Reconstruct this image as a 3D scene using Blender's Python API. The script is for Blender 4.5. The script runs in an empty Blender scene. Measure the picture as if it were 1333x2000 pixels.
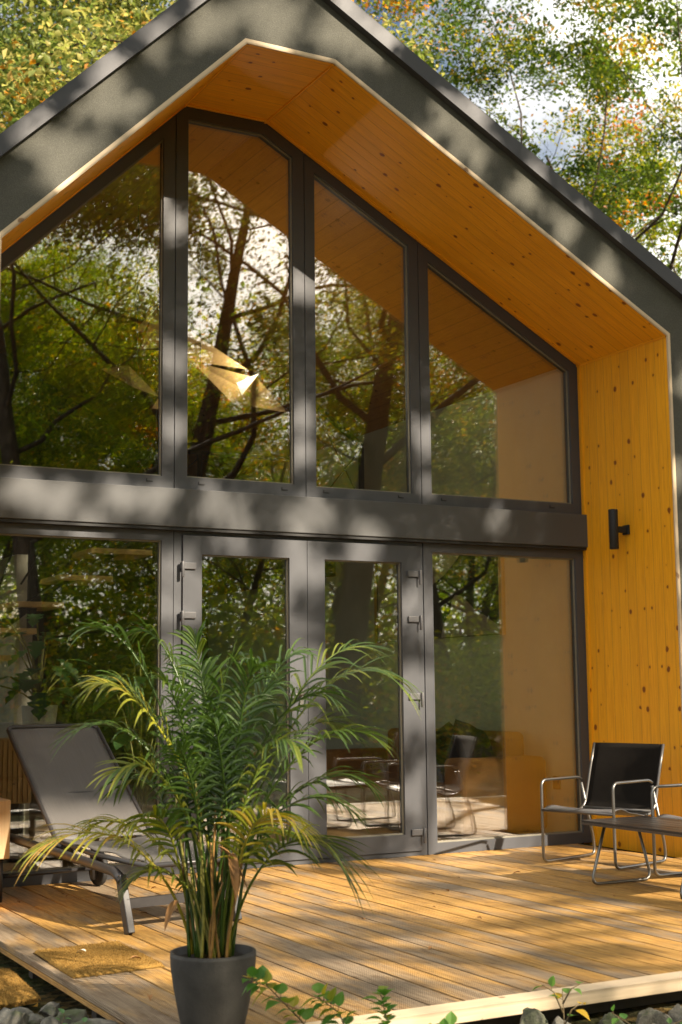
import bpy, math, random
import numpy as np
from mathutils import Vector, Matrix, noise as mnoise
R = math.radians
SC = bpy.context.scene
COL = SC.collection

# ------------------------------------------------------------------ camera
cam_d = bpy.data.cameras.new("camera"); cam = bpy.data.objects.new("camera", cam_d); COL.objects.link(cam)
cF = Vector((0.47146733, 0.8725423, 0.12801759)); cR = Vector((0.88034552, -0.47422938, -0.00991239)); cU = Vector((-0.05206072, -0.11737308, 0.99172236))
cam.matrix_world = Matrix(((cR.x, cU.x, -cF.x, -4.5582), (cR.y, cU.y, -cF.y, -8.3145), (cR.z, cU.z, -cF.z, 1.1447), (0, 0, 0, 1)))
cam_d.sensor_fit = 'VERTICAL'; cam_d.sensor_height = 36.0; cam_d.lens = 2684.5 * 36 / 2000
cam_d.clip_start = 0.05; cam_d.clip_end = 3000
cam_d.dof.use_dof = True; cam_d.dof.focus_distance = 7.2; cam_d.dof.aperture_fstop = 4.0
SC.camera = cam
# ------------------------------------------------------------------ sky and sun
SUN = Vector((0.40, -1.0, 0.65)).normalized()
wd = bpy.data.worlds.new("World"); SC.world = wd; wd.use_nodes = True
wn = wd.node_tree; wn.nodes.clear()
w_out = wn.nodes.new('ShaderNodeOutputWorld'); w_bg = wn.nodes.new('ShaderNodeBackground')
w_sky = wn.nodes.new('ShaderNodeTexSky'); w_sky.sky_type = 'NISHITA'; w_sky.sun_disc = False
w_sky.sun_elevation = math.asin(SUN.z); w_sky.sun_rotation = math.atan2(SUN.x, SUN.y)
w_sky.air_density = 1.0; w_sky.dust_density = 2.5; w_sky.ozone_density = 1.0
w_tc = wn.nodes.new('ShaderNodeTexCoord'); w_no = wn.nodes.new('ShaderNodeTexNoise'); w_cr = wn.nodes.new('ShaderNodeValToRGB'); w_mx = wn.nodes.new('ShaderNodeMix')
w_mx.data_type = 'RGBA'
w_no.inputs['Scale'].default_value = 3.2; w_no.inputs['Detail'].default_value = 7; w_no.inputs['Roughness'].default_value = 0.55
w_cr.color_ramp.elements[0].position = 0.42; w_cr.color_ramp.elements[1].position = 0.59
wn.links.new(w_tc.outputs['Generated'], w_no.inputs['Vector']); wn.links.new(w_no.outputs['Fac'], w_cr.inputs['Fac'])
wn.links.new(w_cr.outputs['Color'], w_mx.inputs[0]); wn.links.new(w_sky.outputs['Color'], w_mx.inputs[6])
w_mx.inputs[7].default_value = (17.0, 16.4, 15.2, 1)
wn.links.new(w_mx.outputs[2], w_bg.inputs['Color']); w_bg.inputs['Strength'].default_value = 0.05
wn.links.new(w_bg.outputs[0], w_out.inputs['Surface'])
sl = bpy.data.lights.new("sun", 'SUN'); sl.energy = 5.0; sl.angle = R(0.55); sl.color = (1.0, 0.86, 0.68)
so = bpy.data.objects.new("sun", sl); COL.objects.link(so); so.rotation_mode = 'QUATERNION'; so.rotation_quaternion = SUN.to_track_quat('Z', 'Y')
so.location = SUN * 30
SC.view_settings.view_transform = 'Standard'; SC.view_settings.look = 'None'; SC.view_settings.exposure = 1.40; SC.view_settings.gamma = 1.0
SC.render.engine = 'CYCLES'
SC.cycles.max_bounces = 10; SC.cycles.transparent_max_bounces = 24; SC.cycles.diffuse_bounces = 6; SC.cycles.glossy_bounces = 4; SC.cycles.transmission_bounces = 6
SC.cycles.use_denoising = True

# ------------------------------------------------------------------ materials
MATS = {}
class NT:
    def __init__(s, name):
        s.m = bpy.data.materials.new(name); s.m.use_nodes = True; s.t = s.m.node_tree; s.t.nodes.clear()
        s.out = s.t.nodes.new('ShaderNodeOutputMaterial'); MATS[name] = s.m
    def n(s, kind, **kw):
        nd = s.t.nodes.new('ShaderNode' + kind)
        for k, v in kw.items():
            if k.startswith('i_'):
                key = k[2:].replace('_', ' ')
                nd.inputs[key].default_value = v
            else: setattr(nd, k, v)
        return nd
    def l(s, a, b): s.t.links.new(a, b)
    def math(s, op, a, b=None, c=None):
        nd = s.t.nodes.new('ShaderNodeMath'); nd.operation = op
        for i, v in enumerate((a, b, c)):
            if v is None: continue
            if isinstance(v, (int, float)): nd.inputs[i].default_value = v
            else: s.l(v, nd.inputs[i])
        return nd.outputs[0]
    def ramp(s, fac, stops, interp='LINEAR'):
        nd = s.t.nodes.new('ShaderNodeValToRGB'); cr = nd.color_ramp; cr.interpolation = interp
        while len(cr.elements) < len(stops): cr.elements.new(0.5)
        for e, (p, c) in zip(cr.elements, stops):
            e.position = p; e.color = (c[0], c[1], c[2], 1) if not isinstance(c, (int, float)) else (c, c, c, 1)
        s.l(fac, nd.inputs[0]); return nd.outputs[0]
    def mix(s, f, a, b, mode='MIX'):
        nd = s.t.nodes.new('ShaderNodeMix'); nd.data_type = 'RGBA'; nd.blend_type = mode
        for i, v in ((0, f), (6, a), (7, b)):
            if isinstance(v, (int, float)): nd.inputs[i].default_value = v
            elif isinstance(v, tuple): nd.inputs[i].default_value = (*v, 1)
            else: s.l(v, nd.inputs[i])
        return nd.outputs[2]
    def noise(s, vec, scale, detail=3, rough=0.5, dist=0.0, dim='3D'):
        nd = s.n('TexNoise', noise_dimensions=dim); nd.inputs['Scale'].default_value = scale; nd.inputs['Detail'].default_value = detail
        nd.inputs['Roughness'].default_value = rough; nd.inputs['Distortion'].default_value = dist
        if vec is not None: s.l(vec, nd.inputs['Vector'])
        return nd.outputs['Fac']
    def mapping(s, vec, scale=(1, 1, 1), loc=(0, 0, 0)):
        nd = s.n('Mapping'); nd.inputs['Scale'].default_value = scale; nd.inputs['Location'].default_value = loc; s.l(vec, nd.inputs['Vector']); return nd.outputs[0]
    def bump(s, h, strength, dist=0.01):
        nd = s.n('Bump'); nd.inputs['Strength'].default_value = strength; nd.inputs['Distance'].default_value = dist; s.l(h, nd.inputs['Height']); return nd.outputs[0]
    def bsdf(s, color, rough=0.6, normal=None, metallic=0.0, spec=0.5, coat=0.0):
        b = s.n('BsdfPrincipled')
        for k, v in (('Base Color', color), ('Roughness', rough)):
            if isinstance(v, (int, float)): b.inputs[k].default_value = v
            elif isinstance(v, tuple): b.inputs[k].default_value = (*v, 1)
            else: s.l(v, b.inputs[k])
        b.inputs['Metallic'].default_value = metallic; b.inputs['Specular IOR Level'].default_value = spec; b.inputs['Coat Weight'].default_value = coat
        b.inputs['Coat Roughness'].default_value = 0.25
        if normal is not None: s.l(normal, b.inputs['Normal'])
        s.l(b.outputs[0], s.out.inputs['Surface']); return b

def pos(t): return t.n('NewGeometry').outputs['Position']
def objc(t): return t.n('TexCoord').outputs['Object']
def uvc(t): return t.n('TexCoord').outputs['UV']

def simple(name, col, rough=0.6, var=0.12, scale=8.0, bump=0.0, bscale=60, metallic=0.0, spec=0.5):
    t = NT(name); p = objc(t)
    n = t.noise(p, scale, 5, 0.6)
    c = t.ramp(n, [(0.3, tuple(x * (1 - var) for x in col)), (0.7, tuple(min(1, x * (1 + var)) for x in col))])
    nm = t.bump(t.noise(p, bscale, 4, 0.6), bump, 0.004) if bump else None
    t.bsdf(c, rough, nm, metallic, spec); return t.m

def pine(name, base, dark, knot, gloss=0.42, plank=0.096, bright=1.0, knots=0.5, gapf=0.55):
    # planks laid along U, plank width across V (metres)
    t = NT(name); uv = uvc(t)
    sx = t.n('SeparateXYZ'); t.l(uv, sx.inputs[0]); U, V = sx.outputs[0], sx.outputs[1]
    vi = t.math('DIVIDE', V, plank); fl = t.math('FLOOR', vi); fr = t.math('FRACT', vi)
    wn_ = t.n('TexWhiteNoise', noise_dimensions='1D'); t.l(fl, wn_.inputs['W']); rnd = wn_.outputs['Value']
    # grain
    cb = t.n('CombineXYZ'); t.l(t.math('ADD', U, t.math('MULTIPLY', rnd, 37.0)), cb.inputs[0]); t.l(V, cb.inputs[1]); t.l(t.math('MULTIPLY', rnd, 9.0), cb.inputs[2])
    g1 = t.noise(t.mapping(cb.outputs[0], (1.3, 26, 1)), 3.0, 6, 0.62, 0.8)
    g2 = t.noise(t.mapping(cb.outputs[0], (0.5, 5, 1)), 2.0, 3, 0.5)
    c = t.ramp(g1, [(0.25, dark), (0.62, base), (0.85, tuple(min(1, x * 1.12) for x in base))])
    c = t.mix(t.math('MULTIPLY', g2, 0.5), c, tuple(min(1, x * 1.18) for x in base))
    c = t.mix(t.math('MULTIPLY', rnd, 0.42), c, tuple(x * 0.72 for x in base))
    # knots
    vo = t.n('TexVoronoi', voronoi_dimensions='2D'); vo.inputs['Scale'].default_value = 1.0; vo.inputs['Randomness'].default_value = 1.0
    wob = t.noise(cb.outputs[0], 30, 2); 
    cb2 = t.n('CombineXYZ'); t.l(t.math('MULTIPLY', U, 7.2), cb2.inputs[0]); t.l(t.math('MULTIPLY', V, 8.9), cb2.inputs[1])
    t.l(cb2.outputs[0], vo.inputs['Vector'])
    sc = t.n('SeparateColor'); t.l(vo.outputs['Color'], sc.inputs[0])
    size = t.math('MULTIPLY', t.math('POWER', t.math('DIVIDE', t.math('MAXIMUM', t.math('SUBTRACT', sc.outputs[0], 1 - knots), 0.0), max(knots, .01)), 2.6), 0.14)
    d = t.math('SUBTRACT', vo.outputs['Distance'], size)
    d = t.math('ADD', d, t.math('MULTIPLY', t.math('SUBTRACT', wob, 0.5), 0.11))
    k = t.ramp(d, [(0.0, 1.0), (0.035, 0.0)])
    halo = t.ramp(d, [(0.0, 0.40), (0.14, 0.0)])
    has = t.math('GREATER_THAN', size, 0.012)
    c = t.mix(t.math('MULTIPLY', halo, has), c, dark)
    c = t.mix(t.math('MULTIPLY', t.math('MULTIPLY', k, has), 0.9), c, knot)
    # joints
    e = t.math('MINIMUM', fr, t.math('SUBTRACT', 1.0, fr))
    gap = t.ramp(e, [(0.0, 1.0), (0.028, 0.0)])
    c = t.mix(t.math('MULTIPLY', gap, gapf), c, tuple(x * 0.25 for x in dark))
    h = t.math('SUBTRACT', t.math('MULTIPLY', g1, 0.25), gap)
    t.bsdf(c, t.math('ADD', t.math('MULTIPLY', g1, 0.15), gloss - 0.05), t.bump(h, 0.5, 0.003), 0.0, 0.4); return t.m

pine('stained_pine', (0.95, 0.435, 0.013), (0.66, 0.245, 0.007), (0.20, 0.045, 0.005))
pine('ceiling_pine', (0.66, 0.30, 0.06), (0.36, 0.13, 0.025), (0.08, 0.02, 0.005), plank=0.13, knots=0.3, gapf=0.95)
pine('pale_trim_wood', (0.70, 0.56, 0.38), (0.55, 0.40, 0.24), (0.25, 0.14, 0.07), plank=0.5, knots=0.12, gloss=0.6)
pine('furniture_wood', (0.66, 0.40, 0.15), (0.50, 0.27, 0.08), (0.15, 0.06, 0.02), plank=0.07, knots=0.1, gloss=0.5)

pine('box_wood', (0.50, 0.36, 0.20), (0.38, 0.25, 0.12), (0.15, 0.06, 0.02), plank=0.3, knots=0.1, gloss=0.6)
def render_wall(name, col):
    t = NT(name); p = pos(t)
    n = t.noise(p, 1.7, 5, 0.6); f = t.noise(p, 260, 3, 0.7)
    c = t.mix(t.math('MULTIPLY', n, 0.6), tuple(x * 0.85 for x in col), tuple(x * 1.2 for x in col))
    c = t.mix(t.ramp(f, [(0.45, 0.0), (0.72, 0.6)]), c, tuple(x * 2.3 for x in col))
    t.bsdf(c, 0.88, t.bump(t.noise(p, 190, 4, 0.7), 0.8, 0.004), 0, 0.25); return t.m
render_wall('charcoal_render', (0.084, 0.083, 0.069))

def metal_paint(name, col, rough=0.42):
    t = NT(name); p = pos(t)
    n = t.noise(p, 3.0, 4, 0.6); s = t.noise(t.mapping(p, (90, 90, 4)), 1, 3, 0.6)
    c = t.mix(n, tuple(x * 0.88 for x in col), tuple(x * 1.12 for x in col))
    c = t.mix(t.ramp(t.noise(p, 340, 2, .6), [(0.62, 0.0), (0.75, 0.25)]), c, tuple(x * 2 for x in col))
    t.bsdf(c, t.math('ADD', t.math('MULTIPLY', n, 0.18), rough - 0.08), t.bump(s, 0.12, 0.002), 0.0, 0.5); return t.m
metal_paint('anthracite_frame', (0.062, 0.065, 0.073), 0.48)
metal_paint('beam_metal', (0.068, 0.070, 0.071), 0.55)
metal_paint('roof_metal', (0.050, 0.052, 0.060), 0.55)
simple('hinge_metal', (0.09, 0.09, 0.095), 0.42, 0.05)
simple('gasket', (0.012, 0.012, 0.012), 0.6)
simple('gasket_pale', (0.22, 0.20, 0.15), 0.55)
simple('brushed_metal', (0.24, 0.235, 0.22), 0.38, 0.08, metallic=1.0)
simple('brushed_dark', (0.16, 0.15, 0.14), 0.35, 0.1, metallic=0.7)
simple('black_paint', (0.012, 0.012, 0.013), 0.5)
simple('lamp_black', (0.014, 0.013, 0.012), 0.65)

def glass(name, tint, refl):
    t = NT(name); p = pos(t)
    tr = t.n('BsdfTransparent'); tr.inputs[0].default_value = (*tint, 1)
    gl = t.n('BsdfGlossy'); gl.inputs['Roughness'].default_value = 0.0; gl.inputs['Color'].default_value = (1, 1, 1, 1)
    n1 = t.noise(t.mapping(p, (1.0, 1.0, 1.5)), 0.9, 1, 0.4)
    t.l(t.bump(n1, 0.10, 0.012), gl.inputs['Normal'])
    fr = t.n('Fresnel'); fr.inputs['IOR'].default_value = 1.5
    f = t.math('MINIMUM', t.math('ADD', t.math('MULTIPLY', fr.outputs[0], 1.0), refl), 1.0)
    mx = t.n('MixShader'); t.l(f, mx.inputs[0]); t.l(tr.outputs[0], mx.inputs[1]); t.l(gl.outputs[0], mx.inputs[2])
    t.l(mx.outputs[0], t.out.inputs['Surface']); return t.m
glass('window_glass', (0.95, 0.965, 0.94), 0.155)

def deckmat():
    t = NT('deck_wood'); uv = uvc(t)
    sx = t.n('SeparateXYZ'); t.l(uv, sx.inputs[0]); U, V = sx.outputs[0], sx.outputs[1]
    at = t.n('Attribute', attribute_name='board'); rnd = at.outputs['Fac']
    P = 0.148
    cb = t.n('CombineXYZ'); t.l(t.math('ADD', U, t.math('MULTIPLY', rnd, 31.0)), cb.inputs[0]); t.l(V, cb.inputs[1]); t.l(t.math('MULTIPLY', rnd, 7.0), cb.inputs[2])
    g1 = t.noise(t.mapping(cb.outputs[0], (1.2, 20, 1)), 3.0, 6, 0.65, 0.7)
    g2 = t.noise(t.mapping(cb.outputs[0], (1.0, 4.0, 1)), 1.6, 5, 0.6)
    c = t.ramp(g1, [(0.25, (0.26, 0.125, 0.028)), (0.55, (0.58, 0.33, 0.09)), (0.85, (0.74, 0.48, 0.17))])
    px_ = t.n('SeparateXYZ'); t.l(pos(t), px_.inputs[0]); worn = t.ramp(t.math('MULTIPLY', t.math('ADD', px_.outputs[0], t.math('MULTIPLY', px_.outputs[1], 0.45)), -0.2), [(0.30, 0.0), (0.85, 0.16)])
    grey = t.ramp(t.math('ADD', t.math('ADD', g2, worn), t.math('MULTIPLY', t.math('SUBTRACT', rnd, 0.5), 0.40)), [(0.47, 0.0), (0.70, 0.9)])
    c = t.mix(grey, c, t.ramp(g1, [(0.3, (0.16, 0.125, 0.085)), (0.8, (0.40, 0.33, 0.245))]))
    # dark stains and small knots
    st = t.noise(t.mapping(cb.outputs[0], (2.5, 9, 1)), 2.2, 4, 0.6)
    c = t.mix(t.ramp(st, [(0.54, 0.0), (0.74, 0.75)]), c, (0.12, 0.065, 0.028))
    wv = t.math('MULTIPLY', t.math('SINE', t.math('MULTIPLY', U, 420.0)), 0.0016)
    fb = t.math('FRACT', t.math('DIVIDE', t.math('ADD', V, 2.70), P)); dv = t.math('MINIMUM', t.math('ABSOLUTE', t.math('SUBTRACT', fb, 0.20)), t.math('ABSOLUTE', t.math('SUBTRACT', fb, 0.74)))
    fu = t.math('ABSOLUTE', t.math('SUBTRACT', t.math('FRACT', t.math('DIVIDE', px_.outputs[1], 0.45)), 0.5))
    sd = t.math('SQRT', t.math('ADD', t.math('POWER', t.math('MULTIPLY', dv, P), 2.0), t.math('POWER', t.math('MULTIPLY', fu, 0.45), 2.0)))
    c = t.mix(t.ramp(sd, [(0.0030, 0.85), (0.0048, 0.0)]), c, (0.05, 0.045, 0.04))
    rib = t.math('SINE', t.math('MULTIPLY', t.math('ADD', V, wv), 2 * math.pi / 0.0088))
    gr = t.ramp(rib, [(0.0, 1.0), (0.5, 0.0)])
    c = t.mix(t.math('MULTIPLY', gr, 0.38), c, (0.09, 0.05, 0.022))
    h = t.math('ADD', t.math('MULTIPLY', rib, 0.5), t.math('MULTIPLY', g1, 0.5))
    t.bsdf(c, t.math('ADD', t.math('MULTIPLY', g2, 0.25), 0.47), t.bump(h, 0.55, 0.003), 0, 0.22); return t.m
deckmat()

def leafmat(name, stops, trans=0.55, rough=0.45, spec=0.4, fib=False):
    t = NT(name)
    at = t.n('Attribute', attribute_name='tone'); c = t.ramp(at.outputs['Fac'], stops)
    b = t.n('BsdfPrincipled'); t.l(c, b.inputs['Base Color']); b.inputs['Roughness'].default_value = rough; b.inputs['Specular IOR Level'].default_value = spec
    tl = t.n('BsdfTranslucent')
    hs = t.n('HueSaturation'); hs.inputs['Value'].default_value = 2.3; hs.inputs['Saturation'].default_value = 1.1; t.l(c, hs.inputs['Color']); t.l(hs.outputs[0], tl.inputs['Color'])
    mx = t.n('MixShader'); mx.inputs[0].default_value = trans; t.l(b.outputs[0], mx.inputs[1]); t.l(tl.outputs[0], mx.inputs[2]); t.l(mx.outputs[0], t.out.inputs['Surface'])
    return t.m
leafmat('autumn_leaves', [(0.0, (0.03, 0.055, 0.010)), (0.5, (0.085, 0.12, 0.016)), (0.70, (0.27, 0.24, 0.03)), (0.86, (0.42, 0.18, 0.02)), (1.0, (0.32, 0.09, 0.015))])
leafmat('green_leaves', [(0.0, (0.035, 0.07, 0.010)), (0.45, (0.11, 0.165, 0.016)), (0.8, (0.30, 0.30, 0.03)), (1.0, (0.42, 0.27, 0.03))])
leafmat('golden_leaves', [(0.0, (0.07, 0.105, 0.025)), (0.4, (0.19, 0.22, 0.055)), (0.75, (0.44, 0.38, 0.13)), (1.0, (0.42, 0.19, 0.04))], 0.4)
leafmat('palm_leaves', [(0.0, (0.018, 0.042, 0.009)), (0.45, (0.06, 0.11, 0.016)), (0.8, (0.32, 0.31, 0.028)), (1.0, (0.42, 0.22, 0.05))], 0.22, 0.34, 0.55)
leafmat('house_plant_leaves', [(0.0, (0.035, 0.11, 0.03)), (1.0, (0.13, 0.26, 0.09))], 0.25, 0.35)
leafmat('vine_leaves', [(0.0, (0.035, 0.12, 0.022)), (0.6, (0.12, 0.24, 0.04)), (1.0, (0.50, 0.33, 0.03))], 0.35, 0.45)

def bark():
    t = NT('bark'); p = objc(t)
    n = t.noise(t.mapping(p, (7, 7, 1.2)), 2.2, 7, 0.65, 0.6)
    c = t.ramp(n, [(0.3, (0.018, 0.013, 0.009)), (0.55, (0.065, 0.048, 0.034)), (0.8, (0.13, 0.105, 0.08))])
    t.bsdf(c, 0.92, t.bump(n, 0.9, 0.03), 0, 0.2)
bark()
def soil():
    t = NT('forest_floor'); p = pos(t)
    n = t.noise(p, 1.3, 6, 0.65); v = t.n('TexVoronoi'); v.inputs['Scale'].default_value = 22; t.l(p, v.inputs['Vector'])
    sc = t.n('SeparateColor'); t.l(v.outputs['Color'], sc.inputs[0])
    c = t.ramp(sc.outputs[0], [(0.0, (0.028, 0.022, 0.014)), (0.45, (0.075, 0.05, 0.026)), (0.75, (0.17, 0.10, 0.035)), (1.0, (0.26, 0.19, 0.07))])
    c = t.mix(t.ramp(n, [(0.40, 0.0), (0.62, 0.75)]), c, (0.05, 0.075, 0.018))
    h = t.math('ADD', v.outputs['Distance'], t.noise(p, 40, 4, 0.6))
    t.bsdf(c, 0.92, t.bump(h, 0.8, 0.03), 0, 0.2)
soil()
def rockm():
    t = NT('rock'); p = objc(t)
    oi = t.n('ObjectInfo'); r = oi.outputs['Random']
    v = t.n('VectorMath', operation='ADD'); t.l(p, v.inputs[0]); cb = t.n('CombineXYZ'); t.l(t.math('MULTIPLY', r, 20.0), cb.inputs[0]); t.l(cb.outputs[0], v.inputs[1])
    n = t.noise(v.outputs[0], 14, 8, 0.65); n2 = t.noise(v.outputs[0], 5, 4, 0.6)
    c = t.ramp(n, [(0.3, (0.055, 0.052, 0.042)), (0.55, (0.17, 0.16, 0.13)), (0.78, (0.33, 0.31, 0.26))])
    g = t.n('NewGeometry'); sp = t.n('SeparateXYZ'); t.l(g.outputs['Normal'], sp.inputs[0])
    moss = t.math('MULTIPLY', t.ramp(n2, [(0.48, 0.0), (0.60, 1.0)]), t.ramp(sp.outputs[2], [(0.1, 0.1), (0.7, 0.75)]))
    c = t.mix(moss, c, (0.055, 0.075, 0.02))
    t.bsdf(c, 0.85, t.bump(n, 0.8, 0.02), 0, 0.3)
rockm()
def coir():
    t = NT('coir'); p = objc(t)
    n = t.noise(p, 6, 4, 0.6); f = t.noise(p, 230, 3, 0.8)
    c = t.ramp(f, [(0.30, (0.15, 0.075, 0.015)), (0.68, (0.50, 0.30, 0.078))])
    c = t.mix(t.math('MULTIPLY', n, 0.5), c, (0.17, 0.095, 0.025))
    t.bsdf(c, 0.95, t.bump(f, 1.0, 0.005), 0, 0.1)
coir()
def mesh_fabric():
    t = NT('sling_fabric'); p = uvc(t)
    sx = t.n('SeparateXYZ'); t.l(p, sx.inputs[0])
    a = t.math('SINE', t.math('MULTIPLY', sx.outputs[0], 1400.0)); b = t.math('SINE', t.math('MULTIPLY', sx.outputs[1], 1100.0))
    w = t.math('MULTIPLY', a, b); n = t.noise(t.mapping(p, (60, 4, 1)), 1.5, 4, 0.6)
    c = t.mix(n, (0.085, 0.079, 0.074), (0.15, 0.14, 0.13))
    c = t.mix(t.math('MULTIPLY', t.math('ADD', w, 1), 0.12), c, (0.03, 0.03, 0.03))
    b1 = t.n('BsdfPrincipled'); t.l(c, b1.inputs['Base Color']); b1.inputs['Roughness'].default_value = 0.5; t.l(t.bump(w, 0.25, 0.001), b1.inputs['Normal'])
    tr = t.n('BsdfTransparent'); mx = t.n('MixShader'); mx.inputs[0].default_value = 0.14
    t.l(b1.outputs[0], mx.inputs[1]); t.l(tr.outputs[0], mx.inputs[2]); t.l(mx.outputs[0], t.out.inputs['Surface'])
mesh_fabric()
simple('black_sling', (0.011, 0.009, 0.007), 0.85, 0.15, 30, 0.3, 300, spec=0.15)
simple('seat_sling', (0.13, 0.125, 0.125), 0.5, 0.1, 30, 0.3, 300)
simple('lounger_paint', (0.034, 0.032, 0.032), 0.36, 0.12, 20)
simple('pot_clay', (0.042, 0.039, 0.034), 0.66, 0.40, 9, 0.3, 90)
simple('potting_soil', (0.025, 0.018, 0.012), 0.95, 0.4, 40, 1.0, 90)
simple('table_top', (0.04, 0.037, 0.035), 0.3, 0.2, 20, 0.2, 60)
simple('cream_wall', (0.70, 0.73, 0.58), 0.85, 0.06, 3, 0.35, 150)
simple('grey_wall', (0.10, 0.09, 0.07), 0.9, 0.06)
simple('plaster_pale', (0.5, 0.47, 0.38), 0.9)
simple('dark_inside', (0.06, 0.05, 0.04), 0.9, 0.1)
simple('floor_oak', (0.24, 0.15, 0.075), 0.4, 0.2, 4)
simple('sofa_fabric', (0.42, 0.19, 0.045), 0.9, 0.12, 6, 0.4, 200)
simple('dark_cushion', (0.035, 0.02, 0.02), 0.9, 0.3, 10, 0.3, 100)
simple('black_steel', (0.015, 0.015, 0.015), 0.45)
simple('veneer', (0.78, 0.50, 0.20), 0.45, 0.12, 12)
simple('veneer_pale_lit', (0.92, 0.82, 0.66), 0.45, 0.05)  # paler copy of the veneer, brightness of the lit facets put into the colour
simple('art_dark', (0.05, 0.055, 0.035), 0.6)
simple('art_pale', (0.55, 0.49, 0.36), 0.7, 0.08)
simple('outlet_plastic', (0.20, 0.13, 0.06), 0.4)
simple('white_plastic', (0.75, 0.73, 0.68), 0.4)
simple('cane', (0.26, 0.14, 0.035), 0.5, 0.55, 25, 0.3, 80)
simple('cane_green', (0.17, 0.16, 0.03), 0.5, 0.35, 25)
simple('twig', (0.14, 0.10, 0.045), 0.8, 0.2)
simple('dry_leaf', (0.30, 0.15, 0.05), 0.8, 0.4, 20)
simple('rubber', (0.02, 0.02, 0.02), 0.7)
simple('terracotta_white', (0.6, 0.58, 0.52), 0.6)

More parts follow.
